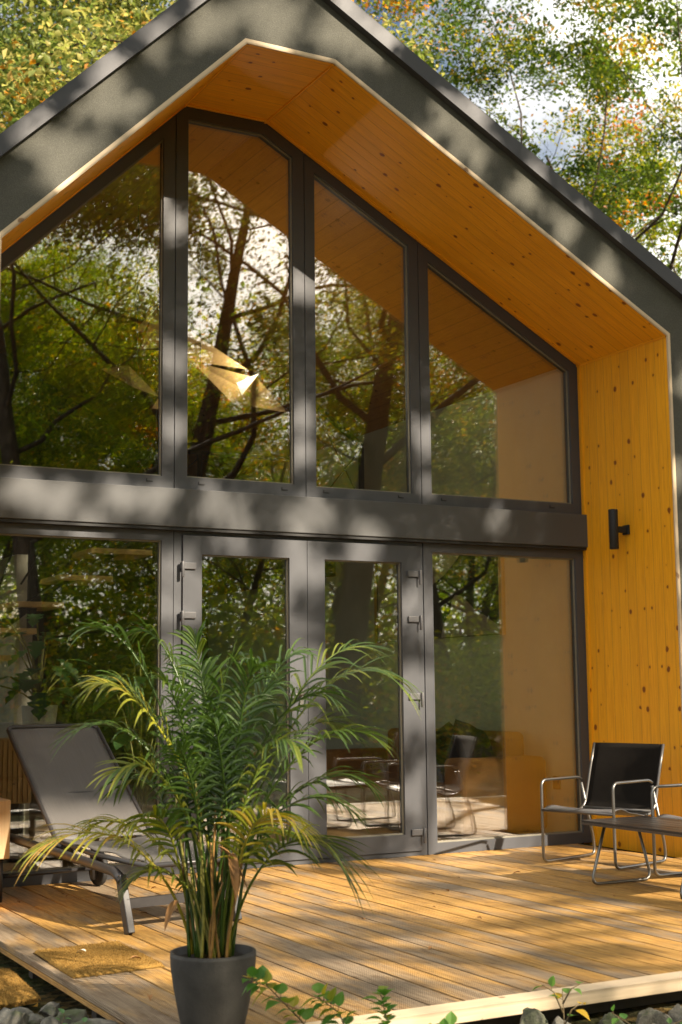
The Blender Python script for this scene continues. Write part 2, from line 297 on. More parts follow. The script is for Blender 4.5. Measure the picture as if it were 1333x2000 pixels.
# ------------------------------------------------------------------ mesh builder
class MB:
    def __init__(s): s.v = []; s.f = []; s.uv = []; s.sm = []; s.att = []
    def face(s, pts, uv=None, smooth=False, a=0.0):
        i = len(s.v); s.v.extend([tuple(p) for p in pts]); s.f.append(tuple(range(i, i + len(pts))))
        s.uv.append(uv if uv else [(0, 0)] * len(pts)); s.sm.append(smooth); s.att.append(a); return s
    def box(s, x0, x1, y0, y1, z0, z1, axis=0, a=0.0, uo=0.0):
        # uv: U along 'axis', V = sum of the other coordinates
        P = [(x0, y0, z0), (x1, y0, z0), (x1, y1, z0), (x0, y1, z0), (x0, y0, z1), (x1, y0, z1), (x1, y1, z1), (x0, y1, z1)]
        i = len(s.v); s.v.extend(P)
        for q in ((0, 3, 2, 1), (4, 5, 6, 7), (0, 1, 5, 4), (1, 2, 6, 5), (2, 3, 7, 6), (3, 0, 4, 7)):
            s.f.append(tuple(i + k for k in q))
            o = [k for k in range(3) if k != axis]
            s.uv.append([(P[k][axis] + uo, P[k][o[0]] + P[k][o[1]]) for k in q]); s.sm.append(False); s.att.append(a)
        return s
    def obox(s, c, sz, M, axis=0):
        # oriented box, M 3x3
        hx, hy, hz = sz[0] / 2, sz[1] / 2, sz[2] / 2
        L = [(-hx, -hy, -hz), (hx, -hy, -hz), (hx, hy, -hz), (-hx, hy, -hz), (-hx, -hy, hz), (hx, -hy, hz), (hx, hy, hz), (-hx, hy, hz)]
        i = len(s.v); s.v.extend([tuple(Vector(c) + M @ Vector(p)) for p in L])
        o = [k for k in range(3) if k != axis]
        for q in ((0, 3, 2, 1), (4, 5, 6, 7), (0, 1, 5, 4), (1, 2, 6, 5), (2, 3, 7, 6), (3, 0, 4, 7)):
            s.f.append(tuple(i + k for k in q)); s.uv.append([(L[k][axis], L[k][o[0]] + L[k][o[1]]) for k in q]); s.sm.append(False); s.att.append(0)
        return s
    def bar(s, p, q, w, h, up=(0, 0, 1)):
        p = Vector(p); q = Vector(q); d = q - p; L = d.length; d.normalize(); u = Vector(up); sd = d.cross(u).normalized(); u = sd.cross(d)
        M = Matrix((d, sd, u)).transposed(); return s.obox((p + q) / 2, (L, w, h), M)
    def poly_prism(s, poly, y0, y1):
        # poly = (x,z) points, counter-clockwise seen from -y ; extruded along y
        n = len(poly)
        s.face([(x, y0, z) for x, z in poly], [(x, z) for x, z in poly]); s.face([(x, y1, z) for x, z in reversed(poly)], [(x, z) for x, z in reversed(poly)])
        for k in range(n):
            a, b = poly[k], poly[(k + 1) % n]
            s.face([(b[0], y0, b[1]), (a[0], y0, a[1]), (a[0], y1, a[1]), (b[0], y1, b[1])], [(0, 0), (1, 0), (1, 1), (0, 1)])
        return s
    def ring(s, outer, inner, y0, y1):
        n = len(outer)
        for k in range(n):
            a, b = outer[k], outer[(k + 1) % n]; c, d = inner[k], inner[(k + 1) % n]
            for yy, fl in ((y0, 0), (y1, 1)):
                p = [(a[0], yy, a[1]), (b[0], yy, b[1]), (d[0], yy, d[1]), (c[0], yy, c[1])]
                s.face(p[::-1] if fl else p, [(q[0] + q[2], 0) for q in p])
            s.face([(b[0], y0, b[1]), (a[0], y0, a[1]), (a[0], y1, a[1]), (b[0], y1, b[1])])
            s.face([(c[0], y0, c[1]), (d[0], y0, d[1]), (d[0], y1, d[1]), (c[0], y1, c[1])])
        return s
    def tube(s, pts, r, n=8, cap=True, a=0.0):
        pts = [Vector(p) for p in pts]; m = len(pts); rs = r if isinstance(r, (list, tuple)) else [r] * m
        T = [(pts[min(k + 1, m - 1)] - pts[max(k - 1, 0)]).normalized() for k in range(m)]
        u = T[0].orthogonal().normalized(); i0 = len(s.v); dist = 0
        for k in range(m):
            if k: u = (u - T[k] * u.dot(T[k])).normalized(); dist += (pts[k] - pts[k - 1]).length
            w = T[k].cross(u)
            for j in range(n):
                an = 2 * math.pi * j / n; s.v.append(tuple(pts[k] + (u * math.cos(an) + w * math.sin(an)) * rs[k]))
        for k in range(m - 1):
            for j in range(n):
                q = (i0 + k * n + j, i0 + k * n + (j + 1) % n, i0 + (k + 1) * n + (j + 1) % n, i0 + (k + 1) * n + j)
                s.f.append(q); s.uv.append([(k, j / n)] * 4); s.sm.append(True); s.att.append(a)
        if cap:
            s.f.append(tuple(i0 + j for j in reversed(range(n)))); s.uv.append([(0, 0)] * n); s.sm.append(False); s.att.append(a)
            s.f.append(tuple(i0 + (m - 1) * n + j for j in range(n))); s.uv.append([(0, 0)] * n); s.sm.append(False); s.att.append(a)
        return s
    def lathe(s, prof, n=40, c=(0, 0, 0)):
        i0 = len(s.v)
        for r, z in prof:
            for j in range(n):
                an = 2 * math.pi * j / n; s.v.append((c[0] + r * math.cos(an), c[1] + r * math.sin(an), c[2] + z))
        for k in range(len(prof) - 1):
            for j in range(n):
                s.f.append((i0 + k * n + j, i0 + k * n + (j + 1) % n, i0 + (k + 1) * n + (j + 1) % n, i0 + (k + 1) * n + j)); s.uv.append([(0, 0)] * 4); s.sm.append(True); s.att.append(0)
        return s
    def grid(s, fn, nu, nv, smooth=True, a=0.0):
        i0 = len(s.v)
        for i in range(nu + 1):
            for j in range(nv + 1): s.v.append(tuple(fn(i / nu, j / nv)))
        for i in range(nu):
            for j in range(nv):
                q = (i0 + i * (nv + 1) + j, i0 + (i + 1) * (nv + 1) + j, i0 + (i + 1) * (nv + 1) + j + 1, i0 + i * (nv + 1) + j + 1)
                s.f.append(q); s.uv.append([(i / nu, j / nv), ((i + 1) / nu, j / nv), ((i + 1) / nu, (j + 1) / nv), (i / nu, (j + 1) / nv)]); s.sm.append(smooth); s.att.append(a)
        return s
    def build(s, name, mat, parent=None, off=(0, 0, 0), bevel=0, att=None, solid=0, weld=False):
        me = bpy.data.meshes.new(name)
        o3 = Vector(off)
        me.from_pydata([(p[0] - o3.x, p[1] - o3.y, p[2] - o3.z) for p in s.v], [], s.f)
        uvl = me.uv_layers.new(name='UVMap'); flat = [c for f in s.uv for uv in f for c in uv]; uvl.data.foreach_set('uv', flat)
        me.polygons.foreach_set('use_smooth', s.sm)
        if att:
            at = me.attributes.new(att, 'FLOAT', 'FACE'); at.data.foreach_set('value', s.att)
        for mm in (mat if isinstance(mat, list) else [mat]): me.materials.append(MATS[mm])
        ob = bpy.data.objects.new(name, me); COL.objects.link(ob)
        if parent is not None: ob.parent = parent
        else: ob.location = o3
        if solid:
            md = ob.modifiers.new('solid', 'SOLIDIFY'); md.thickness = solid; md.offset = 0
        if bevel:
            md = ob.modifiers.new('bevel', 'BEVEL'); md.width = bevel; md.segments = 2; md.limit_method = 'ANGLE'; md.angle_limit = R(40)
        me.update(); return ob

def tag(o, label=None, cat=None, group=None, kind=None):
    if label: o['label'] = label
    if cat: o['category'] = cat
    if group: o['group'] = group
    if kind: o['kind'] = kind
    return o
def empty(name, loc, label=None, cat=None, group=None, rz=0):
    o = bpy.data.objects.new(name, None); COL.objects.link(o); o.location = loc; o.rotation_euler = (0, 0, rz); o.empty_display_size = 0.1
    return tag(o, label, cat, group)
def copy_tree(o, parent=None):
    c = o.copy(); COL.objects.link(c)
    if parent is not None: c.parent = parent
    for ch in list(o.children): copy_tree(ch, c)
    return c
def inset(poly, d):
    # inward offset of a counter-clockwise polygon
    n = len(poly); out = []
    for k in range(n):
        p0 = Vector(poly[k - 1]); p1 = Vector(poly[k]); p2 = Vector(poly[(k + 1) % n])
        d1 = (p1 - p0).normalized(); d2 = (p2 - p1).normalized(); n1 = Vector((-d1.y, d1.x)); n2 = Vector((-d2.y, d2.x))
        b = (n1 + n2); b = b / b.dot(n1) if abs(b.dot(n1)) > 1e-6 else n1
        out.append(tuple(p1 + b * d))
    return out

# ------------------------------------------------------------------ the setting
def ground():
    n = 90; L = 260.0
    def fn(u, v):
        a = (u - 0.5) * 2; b = (v - 0.5) * 2
        x = math.copysign(abs(a) ** 2.6, a) * L; y = math.copysign(abs(b) ** 2.6, b) * L
        z = -0.15 + 0.03 * mnoise.noise(Vector((x * 0.7, y * 0.7, 0))) + min(1.0, max(0, (abs(y + 2) - 9) / 30)) * 0.6 * max(0.0, mnoise.noise(Vector((x * 0.06, y * 0.06, 3))))
        if -5 < x < 5 and -5 < y < 12: z = min(z, -0.125)
        return (x, y, z)
    g = MB(); g.grid(fn, n, n); o = g.build('ground', 'forest_floor'); tag(o, kind='structure')
ground()

# ------------------------------------------------------------------ the house
D = 1.0125; SR = 0.547; SL = 0.987
XL, XR, XA, XB, ZA, ZS = -2.72, 2.03, -1.24, -0.637, 5.08, 3.62
house = empty('house', (0, 0, -0.2), 'modern gabled house with charcoal walls and a tall window front under a golden pine overhang', 'house')
HO = (0, 0, -0.2)
def hp(mb, name, mat, parent=house, **k): return mb.build(name, mat, parent, off=HO, **k)
RX, RZ = -1.094, 5.70        # ridge of the wall
def roofz(x): return RZ + SL * (x - RX) if x < RX else RZ - SR * (x - RX)
# front wall with the opening, as five joined pieces
m = MB(); ox0, ox1 = -3.35, 2.78
inner = [(XL, -0.2), (XL, ZS), (XA, ZA), (XB, ZA), (XR, ZS), (XR, -0.2)]
outer = [(ox0, -0.2), (ox0, roofz(ox0)), (RX - 0.06, roofz(RX - 0.06)), (RX + 0.01, roofz(RX + .01)), (ox1, roofz(ox1)), (ox1, -0.2)]
y0, y1 = -D, -D + 0.30
for k in range(5):
    a, b, c, d = inner[k], inner[k + 1], outer[k + 1], outer[k]
    m.face([(a[0], y0, a[1]), (b[0], y0, b[1]), (c[0], y0, c[1]), (d[0], y0, d[1])])
for (ya, yb_, za, zb) in ((y0, 0.6, -0.2, None), (6.6, 9.0, -0.2, None), (0.6, 6.6, -0.2, 0.4), (0.6, 6.6, 2.3, None)):  # left wall is left open for the added side window
    zb = roofz(ox0) if zb is None else zb; m.face([(ox0, ya, za), (ox0, ya, zb), (ox0, yb_, zb), (ox0, yb_, za)])
m.face([(ox1, y0, -0.2), (ox1, 9.0, -0.2), (ox1, 9.0, roofz(ox1)), (ox1, y0, roofz(ox1))])
m.face([(p[0], 9.0, p[1]) for p in outer])
hp(m, 'wall', 'charcoal_render')
# roof slabs with the metal verge
m = MB(); T = 0.11; yf, yb = -D - 0.055, 9.1; e0, e1 = ox0 - 0.25, ox1 + 0.28
prof = [(e0, roofz(e0)), (RX, RZ), (e1, roofz(e1)), (e1, roofz(e1) + T), (RX, RZ + T * 1.05), (e0, roofz(e0) + T)]
L1 = [prof[0], prof[1], prof[4], prof[5]]; L2 = [prof[1], prof[2], prof[3], prof[4]]
m.poly_prism(L1, yf, yb); m.poly_prism(L2, yf, yb)
rf = hp(m, 'roof', 'roof_metal', bevel=0.006)
m = MB()   # standing seams and verge fold
for sd in (0, 1):
    a, b = ((e0, roofz(e0) + T), (RX, RZ + T * 1.05)) if sd == 0 else ((RX, RZ + T * 1.05), (e1, roofz(e1) + T))
    for yy in [yf + 0.03] + [yf + 0.5 * k for k in range(1, 20)]:
        m.bar((a[0], yy, a[1] + .008), (b[0], yy, b[1] + .008), 0.022, 0.03, (0, 1, 0))
hp(m, 'roof_seam', 'roof_metal', rf)
# soffit and jamb lining (pine), from the front edge back to the window plane
def lining(name, p, q, grain_u=True):
    m = MB(); p = Vector(p); q = Vector(q); Ls = (q - p).length; nrm = Vector((-(q - p).y, (q - p).x)).normalized()
    y0, y1 = -D - 0.004, 0.10
    m.face([(p.x, y0, p.y), (q.x, y0, q.y), (q.x, y1, q.y), (p.x, y1, p.y)], [(0, y0 + 3), (Ls, y0 + 3), (Ls, y1 + 3), (0, y1 + 3)])
    o = p + nrm * 0.02; r = q + nrm * 0.02
    m.face([(o.x, y1, o.y), (r.x, y1, r.y), (r.x, y0, r.y), (o.x, y0, o.y)])
    return hp(m, name, 'stained_pine')
lining('soffit_panel', (XL, ZS), (XA, ZA)); lining('soffit_panel', (XA, ZA), (XB, ZA)); lining('soffit_panel', (XB, ZA), (XR, ZS))
lining('jamb_panel', (XR, ZS), (XR, -0.02)); lining('jamb_panel', (XL, -0.02), (XL, ZS))
# corner beads along the folds of the lining
for (x, z) in ((XA, ZA), (XB, ZA), (XR, ZS)):
    m = MB(); m.bar((x, -D, z - 0.004), (x, 0.0, z - 0.004), 0.016, 0.012); hp(m, 'corner_bead', 'stained_pine')
m = MB()   # bead where soffit meets the window heads and the front edge
loop = [(XL, ZS), (XA, ZA), (XB, ZA), (XR, ZS), (XR, 0)]
for a, b in zip(loop[:-1], loop[1:]):
    m.bar((a[0], -0.035, a[1]), (b[0], -0.035, b[1]), 0.016, 0.026, (0, 1, 0))
hp(m, 'cover_strip', 'stained_pine')
# pale trim round the opening
m = MB(); oi = inset([(XL, 0.0), (XR, 0.0), (XR, ZS), (XB, ZA), (XA, ZA), (XL, ZS)], -0.03); ii = [(XL, 0.0), (XR, 0.0), (XR, ZS), (XB, ZA), (XA, ZA), (XL, ZS)]
for k in range(1, 6):
    a, b, c, d = oi[k], oi[(k + 1) % 6], ii[k], ii[(k + 1) % 6]
    L_ = (Vector(a) - Vector(b)).length
    m.face([(a[0], -D - .014, a[1]), (b[0], -D - .014, b[1]), (d[0], -D - .014, d[1]), (c[0], -D - .014, c[1])], [(0, .03), (L_, .03), (L_, 0), (0, 0)])
    m.face([(b[0], -D - .014, b[1]), (a[0], -D - .014, a[1]), (a[0], -D + .01, a[1]), (b[0], -D + .01, b[1])], [(0, .03), (L_, .03), (L_, 0), (0, 0)])
    m.face([(c[0], -D - .014, c[1]), (d[0], -D - .014, d[1]), (d[0], -D - .004, d[1]), (c[0], -D - .004, c[1])], [(0, .03), (L_, .03), (L_, 0), (0, 0)])
hp(m, 'edge_trim', 'pale_trim_wood')
# horizontal beam between the storeys
m = MB(); m.box(XL + .001, XR + 0.006, -0.062, 0.09, 2.197, 2.447)
hp(m, 'floor_beam', 'beam_metal', bevel=0.004)
m = MB(); m.box(XL + .002, XR - .002, -0.05, 0.0, 2.176, 2.196)
hp(m, 'beam_gasket', 'gasket')

def window(poly, w, name='window', caps=(), glass_poly=None, y=0.0):
    f = MB(); inn = inset(poly, w) if glass_poly is None else glass_poly
    f.ring(poly, inn, y, y + 0.075)
    st = inset(poly, w * 0.45) if glass_poly is None else None
    fr = hp(f, name, 'anthracite_frame', bevel=0.004)
    fo = house
    g = MB(); g.ring(inn, inset(inn, 0.009), y + 0.018, y + 0.03); g.build('gasket', 'gasket_pale', fr, off=HO)
    gi = inset(inn, -0.004)
    g = MB(); g.poly_prism(gi, y + 0.034, y + 0.054); g.build('pane', 'window_glass', fr, off=HO)
    for cx, cz in caps:
        c = MB(); c.box(cx - 0.022, cx + 0.022, y - 0.004, y, cz - 0.003, cz + 0.004).box(cx - 0.022, cx - 0.017, y - 0.004, y, cz + 0.004, cz + 0.018)
        c.build('drain_cap', 'gasket', fr, off=HO)
    return fr
def ztop(x):
    if x < XA: return ZS + SL * (x - XL)
    if x < XB: return ZA
    return ZA - SR * (x - XB)
e = 0.003
window([(XL, 2.45), (-1.303, 2.45), (-1.303, ztop(-1.303)), (XL, ZS)], 0.082, caps=((-1.47, 2.492),))
window([(-1.297, 2.45), (-0.339, 2.45), (-0.339, ztop(-0.339)), (XB, ZA), (XA, ZA), (-1.297, ztop(-1.297))], 0.086, caps=((-1.11, 2.492), (-0.5, 2.492)))
window([(-0.333, 2.45), (0.592, 2.45), (0.592, ztop(0.592)), (-0.333, ztop(-0.333))], 0.078, caps=((-0.18, 2.492), (0.42, 2.492)))
window([(0.598, 2.45), (XR, 2.45), (XR, ZS), (0.598, ztop(0.598))], 0.082, caps=((0.78, 2.492), (1.75, 2.492)))
window([(XL, 0.0), (-1.303, 0.0), (-1.303, 2.19), (XL, 2.19)], 0.08)
window([(0.598, 0.0), (XR, 0.0), (XR, 2.19), (0.598, 2.19)], 0.076)
# double door: outer frame and two leaves
m = MB(); m.ring([(-1.297, 0.0), (0.592, 0.0), (0.592, 2.19), (-1.297, 2.19)], [(-1.243, 0.03), (0.543, 0.03), (0.543, 2.155), (-1.243, 2.155)], 0.004, 0.08)
hp(m, 'door_frame', 'anthracite_frame', bevel=0.004)
def leaf(x0, x1, hinge_x, handle):
    p = [(x0, 0.034), (x1, 0.034), (x1, 2.151), (x0, 2.151)]; g0 = 0.132
    gp = [(x0 + g0, 0.034 + 0.115), (x1 - g0, 0.034 + 0.115), (x1 - g0, 2.151 - 0.122), (x0 + g0, 2.151 - 0.122)]
    f = MB(); f.ring(p, gp, -0.012, 0.06); fr = hp(f, 'door', 'anthracite_frame', bevel=0.004)
    f = MB(); f.ring(gp, inset(gp, 0.008), 0.008, 0.02); f.build('gasket', 'gasket_pale', fr, off=HO)
    f = MB(); f.poly_prism(inset(gp, -0.004), 0.022, 0.042); f.build('pane', 'window_glass', fr, off=HO)
    for z in (1.95, 1.63, 1.09, 0.16):
        f = MB(); sx = 1 if hinge_x < 0 else -1
        a, b = sorted((hinge_x - sx * 0.025, hinge_x + sx * 0.085))
        f.box(a, b, -0.028, -0.010, z - 0.021, z + 0.021)
        f.tube([(hinge_x - sx * .012, -0.034, z - 0.075), (hinge_x - sx * .012, -0.034, z + 0.028)], 0.011, 10)
        f.build('hinge', 'hinge_metal', fr, off=HO, bevel=0.003)
    if handle:
        f = MB(); hx = x1 - 0.05
        f.box(hx - 0.014, hx + 0.014, -0.02, -0.011, 1.02, 1.16)
        f.tube([(hx, -0.014, 1.115), (hx, -0.055, 1.115), (hx - .012, -0.064, 1.115), (hx - 0.12, -0.064, 1.113)], 0.009, 10)
        f.build('handle', 'brushed_metal', fr, off=HO)
leaf(-1.240, -0.339, -1.238, True); leaf(-0.335, 0.540, 0.538, False)
# interior shell
m = MB(); yi, yo = 0.11, 7.2
zi = lambda x: ztop(x) - 0.02
def quadw(p, q): 
    m.face([(p[0], yi, p[1]), (q[0], yi, q[1]), (q[0], yo, q[1]), (p[0], yo, p[1])])
xi0, xi1 = XL + 0.02, XR - 0.05
quadw((xi1, -0.0), (xi1, zi(xi1))); hp(m, 'interior_wall', 'cream_wall', solid=0.012)
m = MB()
for (ya, yb_, za, zb) in ((yi, 0.6, 0, zi(xi0)), (6.6, yo, 0, zi(xi0)), (0.6, 6.6, 0, 0.4), (0.6, 6.6, 2.3, zi(xi0))): m.face([(xi0, ya, zb), (xi0, ya, za), (xi0, yb_, za), (xi0, yb_, zb)])
hp(m, 'interior_wall', 'cream_wall')
m = MB()  # unseen window added on the left to bring daylight into the room
for ya in (0.6, 2.6, 4.6, 6.6): m.box(-3.1, -3.04, ya - .04, ya + .04, .4, 2.3)
m.box(-3.1, -3.04, .56, 6.64, .36, .44).box(-3.1, -3.04, .56, 6.64, 2.26, 2.34); sw = hp(m, 'added_side_window', 'anthracite_frame')
m = MB(); m.box(-3.08, -3.06, .64, 6.56, .44, 2.26); m.build('pane', 'window_glass', sw, off=HO)
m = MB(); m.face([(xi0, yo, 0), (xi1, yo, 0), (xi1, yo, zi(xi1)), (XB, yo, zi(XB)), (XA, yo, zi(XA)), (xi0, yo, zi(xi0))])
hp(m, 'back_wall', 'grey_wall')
m = MB(); pts = [(xi0, zi(xi0)), (XA, zi(XA)), (XB, zi(XB)), (xi1, zi(xi1))]
for a, b in zip(pts[:-1], pts[1:]):
    Ls = (Vector(a) - Vector(b)).length; u0 = a[0]
    m.face([(a[0], yi, a[1]), (b[0], yi, b[1]), (b[0], yo, b[1]), (a[0], yo, a[1])], [(yi, u0), (yi, u0 + Ls), (yo, u0 + Ls), (yo, u0)])
hp(m, 'ceiling', 'ceiling_pine')
m = MB(); m.box(xi0, xi1, 0.08, yo, -0.05, 0.03); hp(m, 'interior_floor', 'floor_oak')
m = MB(); m.box(-2.6, xi1, 3.9, yo, 2.28, 2.50); hp(m, 'mezzanine', 'dark_inside')
m = MB(); m.box(-1.62, -1.48, 2.62, 3.4, 0.03, 2.25); m.box(-2.69, -2.2, 3.3, 3.4, 0.03, 2.3); hp(m, 'partition', 'plaster_pale')
m = MB()   # black railing with crossed cables on the mezzanine
for x in (-0.4, 0.5, 1.78): m.box(x - .02, x + .02, 3.9, 3.94, 2.5, 3.45)
m.box(-0.4, 1.8, 3.9, 3.94, 3.42, 3.46)
m.bar((1.32, 3.0, 3.78), (1.78, 3.0, 3.46), .03, .05); m.box(1.76, 1.80, 2.98, 3.02, 2.6, 3.48)
for a, b in (((-0.4, 2.55), (0.5, 3.4)), ((-0.4, 3.4), (0.5, 2.55)), ((.5, 2.55), (1.78, 3.4)), ((.5, 3.4), (1.78, 2.55))):
    m.tube([(a[0], 3.92, a[1]), (b[0], 3.92, b[1])], 0.006, 6)
for a, b in (((1.33, 3.7), (1.78, 2.9)), ((1.33, 2.9), (1.76, 3.4))): m.tube([(a[0], 3.0, a[1]), (b[0], 3.0, b[1])], 0.006, 6)
hp(m, 'railing', 'black_steel')
m = MB(); m.box(1.0, 1.3, 3.4, 3.5, 2.5, 3.5); m.box(1.28, 1.95, 2.0, 2.35, 2.5, 2.95)
# open staircase
st = MB(); st.bar((-2.5, 2.0, 1.30), (-0.5, 2.0, 2.55), 0.05, 0.16, (0, 1, 0)); st.box(-1.69, -1.63, 1.98, 2.04, 1.60, 2.3)
st.bar((-2.6, 2.35, 1.0), (-0.9, 2.35, 2.36), 0.05, 0.05, (0, 1, 0))
for a in ((-2.0, 1.9, 1.75, -1.78, 2.4), (-1.78, 1.9, 1.95, -1.5, 2.4)): st.tube([(a[0], a[1], a[2]), (a[3], a[1], a[4])], 0.008, 6)
sc_ = hp(st, 'staircase', 'black_steel')
for (x0, x1, z) in ((-1.50, -1.07, 2.02), (-1.84, -1.455, 1.81), (-2.15, -1.65, 1.61), (-2.4, -1.84, 1.41), (-2.6, -2.05, 1.21), (-1.25, -0.75, 2.235)):
    t_ = MB(); t_.box(x0, x1, 1.86, 2.35, z - 0.03, z + 0.012); t_.build('tread', 'veneer', sc_, off=HO, bevel=0.004)

# ------------------------------------------------------------------ things fixed to or inside the house
def wall_lamp():
    e_ = empty('wall_lamp', (1.905, -0.52, 2.28), 'black cylindrical wall lamp on the golden pine side panel', 'lamp')
    m = MB(); m.lathe([(0.0, -0.145), (0.032, -0.145), (0.034, -0.143), (0.034, 0.143), (0.032, 0.145), (0.028, 0.145), (0.028, 0.12), (0.0, 0.12)], 32); m.build('lamp_shade', 'lamp_black', e_)
    m = MB(); m.box(0.028, 0.108, -0.018, 0.018, -0.022, 0.022); m.build('bracket', 'lamp_black', e_, bevel=0.003)
    m = MB(); m.box(0.108, 0.123, -0.035, 0.035, -0.035, 0.035); m.build('wall_plate', 'lamp_black', e_, bevel=0.003)
wall_lamp()
def outlet():
    m = MB(); m.box(1.960, 1.974, 0.29, 0.37, 0.37, 0.47); m.box(1.957, 1.960, 0.305, 0.355, 0.395, 0.445)
    o = m.build('wall_outlet', 'outlet_plastic', off=(1.97, 0.33, 0.42), bevel=0.003); tag(o, 'small brown square wall outlet low on the cream wall behind the glass', 'outlet')
outlet()
def picture():
    e_ = empty('framed_picture', (1.955, 2.0, 2.0), 'wood framed dark picture with pale mountain shapes on the cream wall inside', 'picture')
    off = (1.955, 2.0, 2.0)
    m = MB(); m.box(1.945, 1.972, 0.99, 3.02, 1.58, 2.62); m.build('canvas', 'art_dark', e_, off=off)
    m = MB()
    for (a, b, c, d) in ((0.955, 0.99, 1.575, 2.66), (3.02, 3.05, 1.575, 2.66)): m.box(1.93, 1.972, a, b, c, d, axis=2)
    m.box(1.93, 1.972, 0.99, 3.02, 2.62, 2.66, axis=1)
    m.build('picture_frame', 'furniture_wood', e_, off=off, bevel=0.003)
    def shp(pts):
        mm = MB(); n = len(pts); mm.face([(1.944, p[0], p[1]) for p in pts]); mm.face([(1.9445, p[0], p[1]) for p in reversed(pts)])
        mm.build('painted_mountain', 'art_pale', e_, off=off)
    shp([(1.0, 1.585), (1.0, 1.65), (1.08, 1.68), (1.2, 1.74), (1.33, 1.78), (1.45, 1.86), (1.56, 1.93), (1.66, 1.945), (1.72, 1.90), (1.74, 1.80), (1.86, 1.70), (1.9, 1.585)])
    shp([(2.2, 1.585), (2.2, 2.0), (1.85, 2.12), (1.7, 2.2), (1.55, 2.3), (1.35, 2.38), (1.3, 2.6), (3.0, 2.6), (3.0, 1.585)])
picture()
def sofa():
    off = (1.5, 1.2, 0.03); e_ = empty('sofa', off, 'tan orange fabric sofa seen through the right hand ground floor pane', 'sofa')
    def soft(x0, x1, y0, y1, z0, z1, name, mat='sofa_fabric', bv=0.05):
        m = MB(); m.box(x0, x1, y0, y1, z0, z1); o = m.build(name, mat, e_, off=off, bevel=bv); o.modifiers['bevel'].segments = 4
    soft(1.14, 1.93, 0.38, 0.66, 0.06, 0.62, 'armrest'); soft(1.14, 1.93, 2.4, 2.66, 0.06, 0.62, 'armrest')
    soft(1.66, 1.93, 0.66, 2.4, 0.06, 0.80, 'backrest'); soft(1.12, 1.70, 0.67, 2.39, 0.06, 0.42, 'seat')
sofa()
def cushion(loc, rx, ry, rz, label, s=(0.26, 0.26, 0.10)):
    m = MB()
    def fn(u, v, sg):
        a = u * 2 - 1; b = v * 2 - 1; k = (1 - a ** 4) * (1 - b ** 4)
        pin = 1 - 0.10 * (1 - abs(a)) * abs(b); 
        return (a * s[0], b * s[1] * pin, sg * s[2] * k ** 0.5)
    m.grid(lambda u, v: fn(u, v, 1), 16, 16); m.grid(lambda u, v: fn(1 - u, v, -1), 16, 16)
    o = m.build('cushion', 'dark_cushion'); o.location = loc; o.rotation_euler = (rx, ry, rz); tag(o, label, 'cushion')
cushion((1.50, 0.72, 0.62), R(70), R(12), R(35), 'dark brown cushion leaning on the sofa arm behind the glass')
cushion((1.42, 1.02, 0.60), R(62), R(-20), R(15), 'blackish cushion standing behind the brown cushion on the sofa', (0.24, 0.24, 0.09))
def pendant():
    off = (-0.5, 1.5, 3.75); e_ = empty('pendant_lamp', off, 'folded wood veneer pendant lamp hanging inside behind the tall panes', 'lamp')
    tri = [([(-1.31, 1.5, 3.57), (-1.12, 1.42, 3.60), (-0.80, 1.6, 3.42), (-1.05, 1.52, 3.46)], 'veneer'),
           ([(-1.04, 1.5, 3.90), (-0.98, 1.48, 3.89), (-0.85, 1.55, 4.12)], 'veneer_pale_lit'),
           ([(-0.80, 1.5, 4.06), (-0.12, 1.45, 3.68), (-0.55, 1.62, 3.74), (-0.80, 1.55, 3.72)], 'veneer'),
           ([(-0.55, 1.55, 3.72), (-0.05, 1.4, 3.60), (0.26, 1.5, 3.37), (-0.18, 1.6, 3.43)], 'veneer'),
           ([(-0.24, 1.38, 3.54), (-0.06, 1.36, 3.63), (-0.19, 1.40, 3.45)], 'veneer_pale_lit'),
           ([(-0.80, 1.6, 3.42), (-0.60, 1.5, 3.30), (-0.9, 1.5, 3.3)], 'veneer'),
           ([(-0.85, 1.55, 4.12), (-0.80, 1.5, 3.8), (-1.0, 1.5, 3.75)], 'veneer')]
    for pts, mt in tri:
        m = MB(); m.face(pts); m.build('lamp_shade', mt, e_, off=off, solid=0.006)
    m = MB(); m.tube([(-1.02, 1.5, 3.5), (-1.02, 1.5, 4.9)], 0.004, 6); m.tube([(-0.5, 1.5, 3.6), (-0.5, 1.5, 5.05)], 0.004, 6); m.build('cord', 'black_steel', e_, off=off)
    pl = bpy.data.lights.new('bulb', 'POINT'); pl.energy = 3; pl.color = (1, .88, .70); pl.shadow_soft_size = .012; po = bpy.data.objects.new('bulb', pl); COL.objects.link(po); po.parent = e_; po.location = (0.32, -0.22, -0.12)
pendant()
def sideboard():
    off = (-2.25, 0.85, 0.03); e_ = empty('sideboard', off, 'low slatted wooden sideboard inside behind the lounger', 'sideboard')
    m = MB(); m.box(-2.66, -1.98, 0.82, 1.15, 0.42, 0.84, axis=2); m.build('cabinet', 'furniture_wood', e_, off=off)
    m = MB()
    for k in range(20):
        x = -2.65 + k * 0.034; m.box(x, x + 0.022, 0.795, 0.819, 0.43, 0.83, axis=2)
    m.build('slat_front', 'furniture_wood', e_, off=off)
    for x in (-2.6, -2.03):
        m = MB(); m.box(x - .015, x + .015, 0.85, 1.12, 0.03, 0.42); m.build('leg', 'black_steel', e_, off=off)
sideboard()
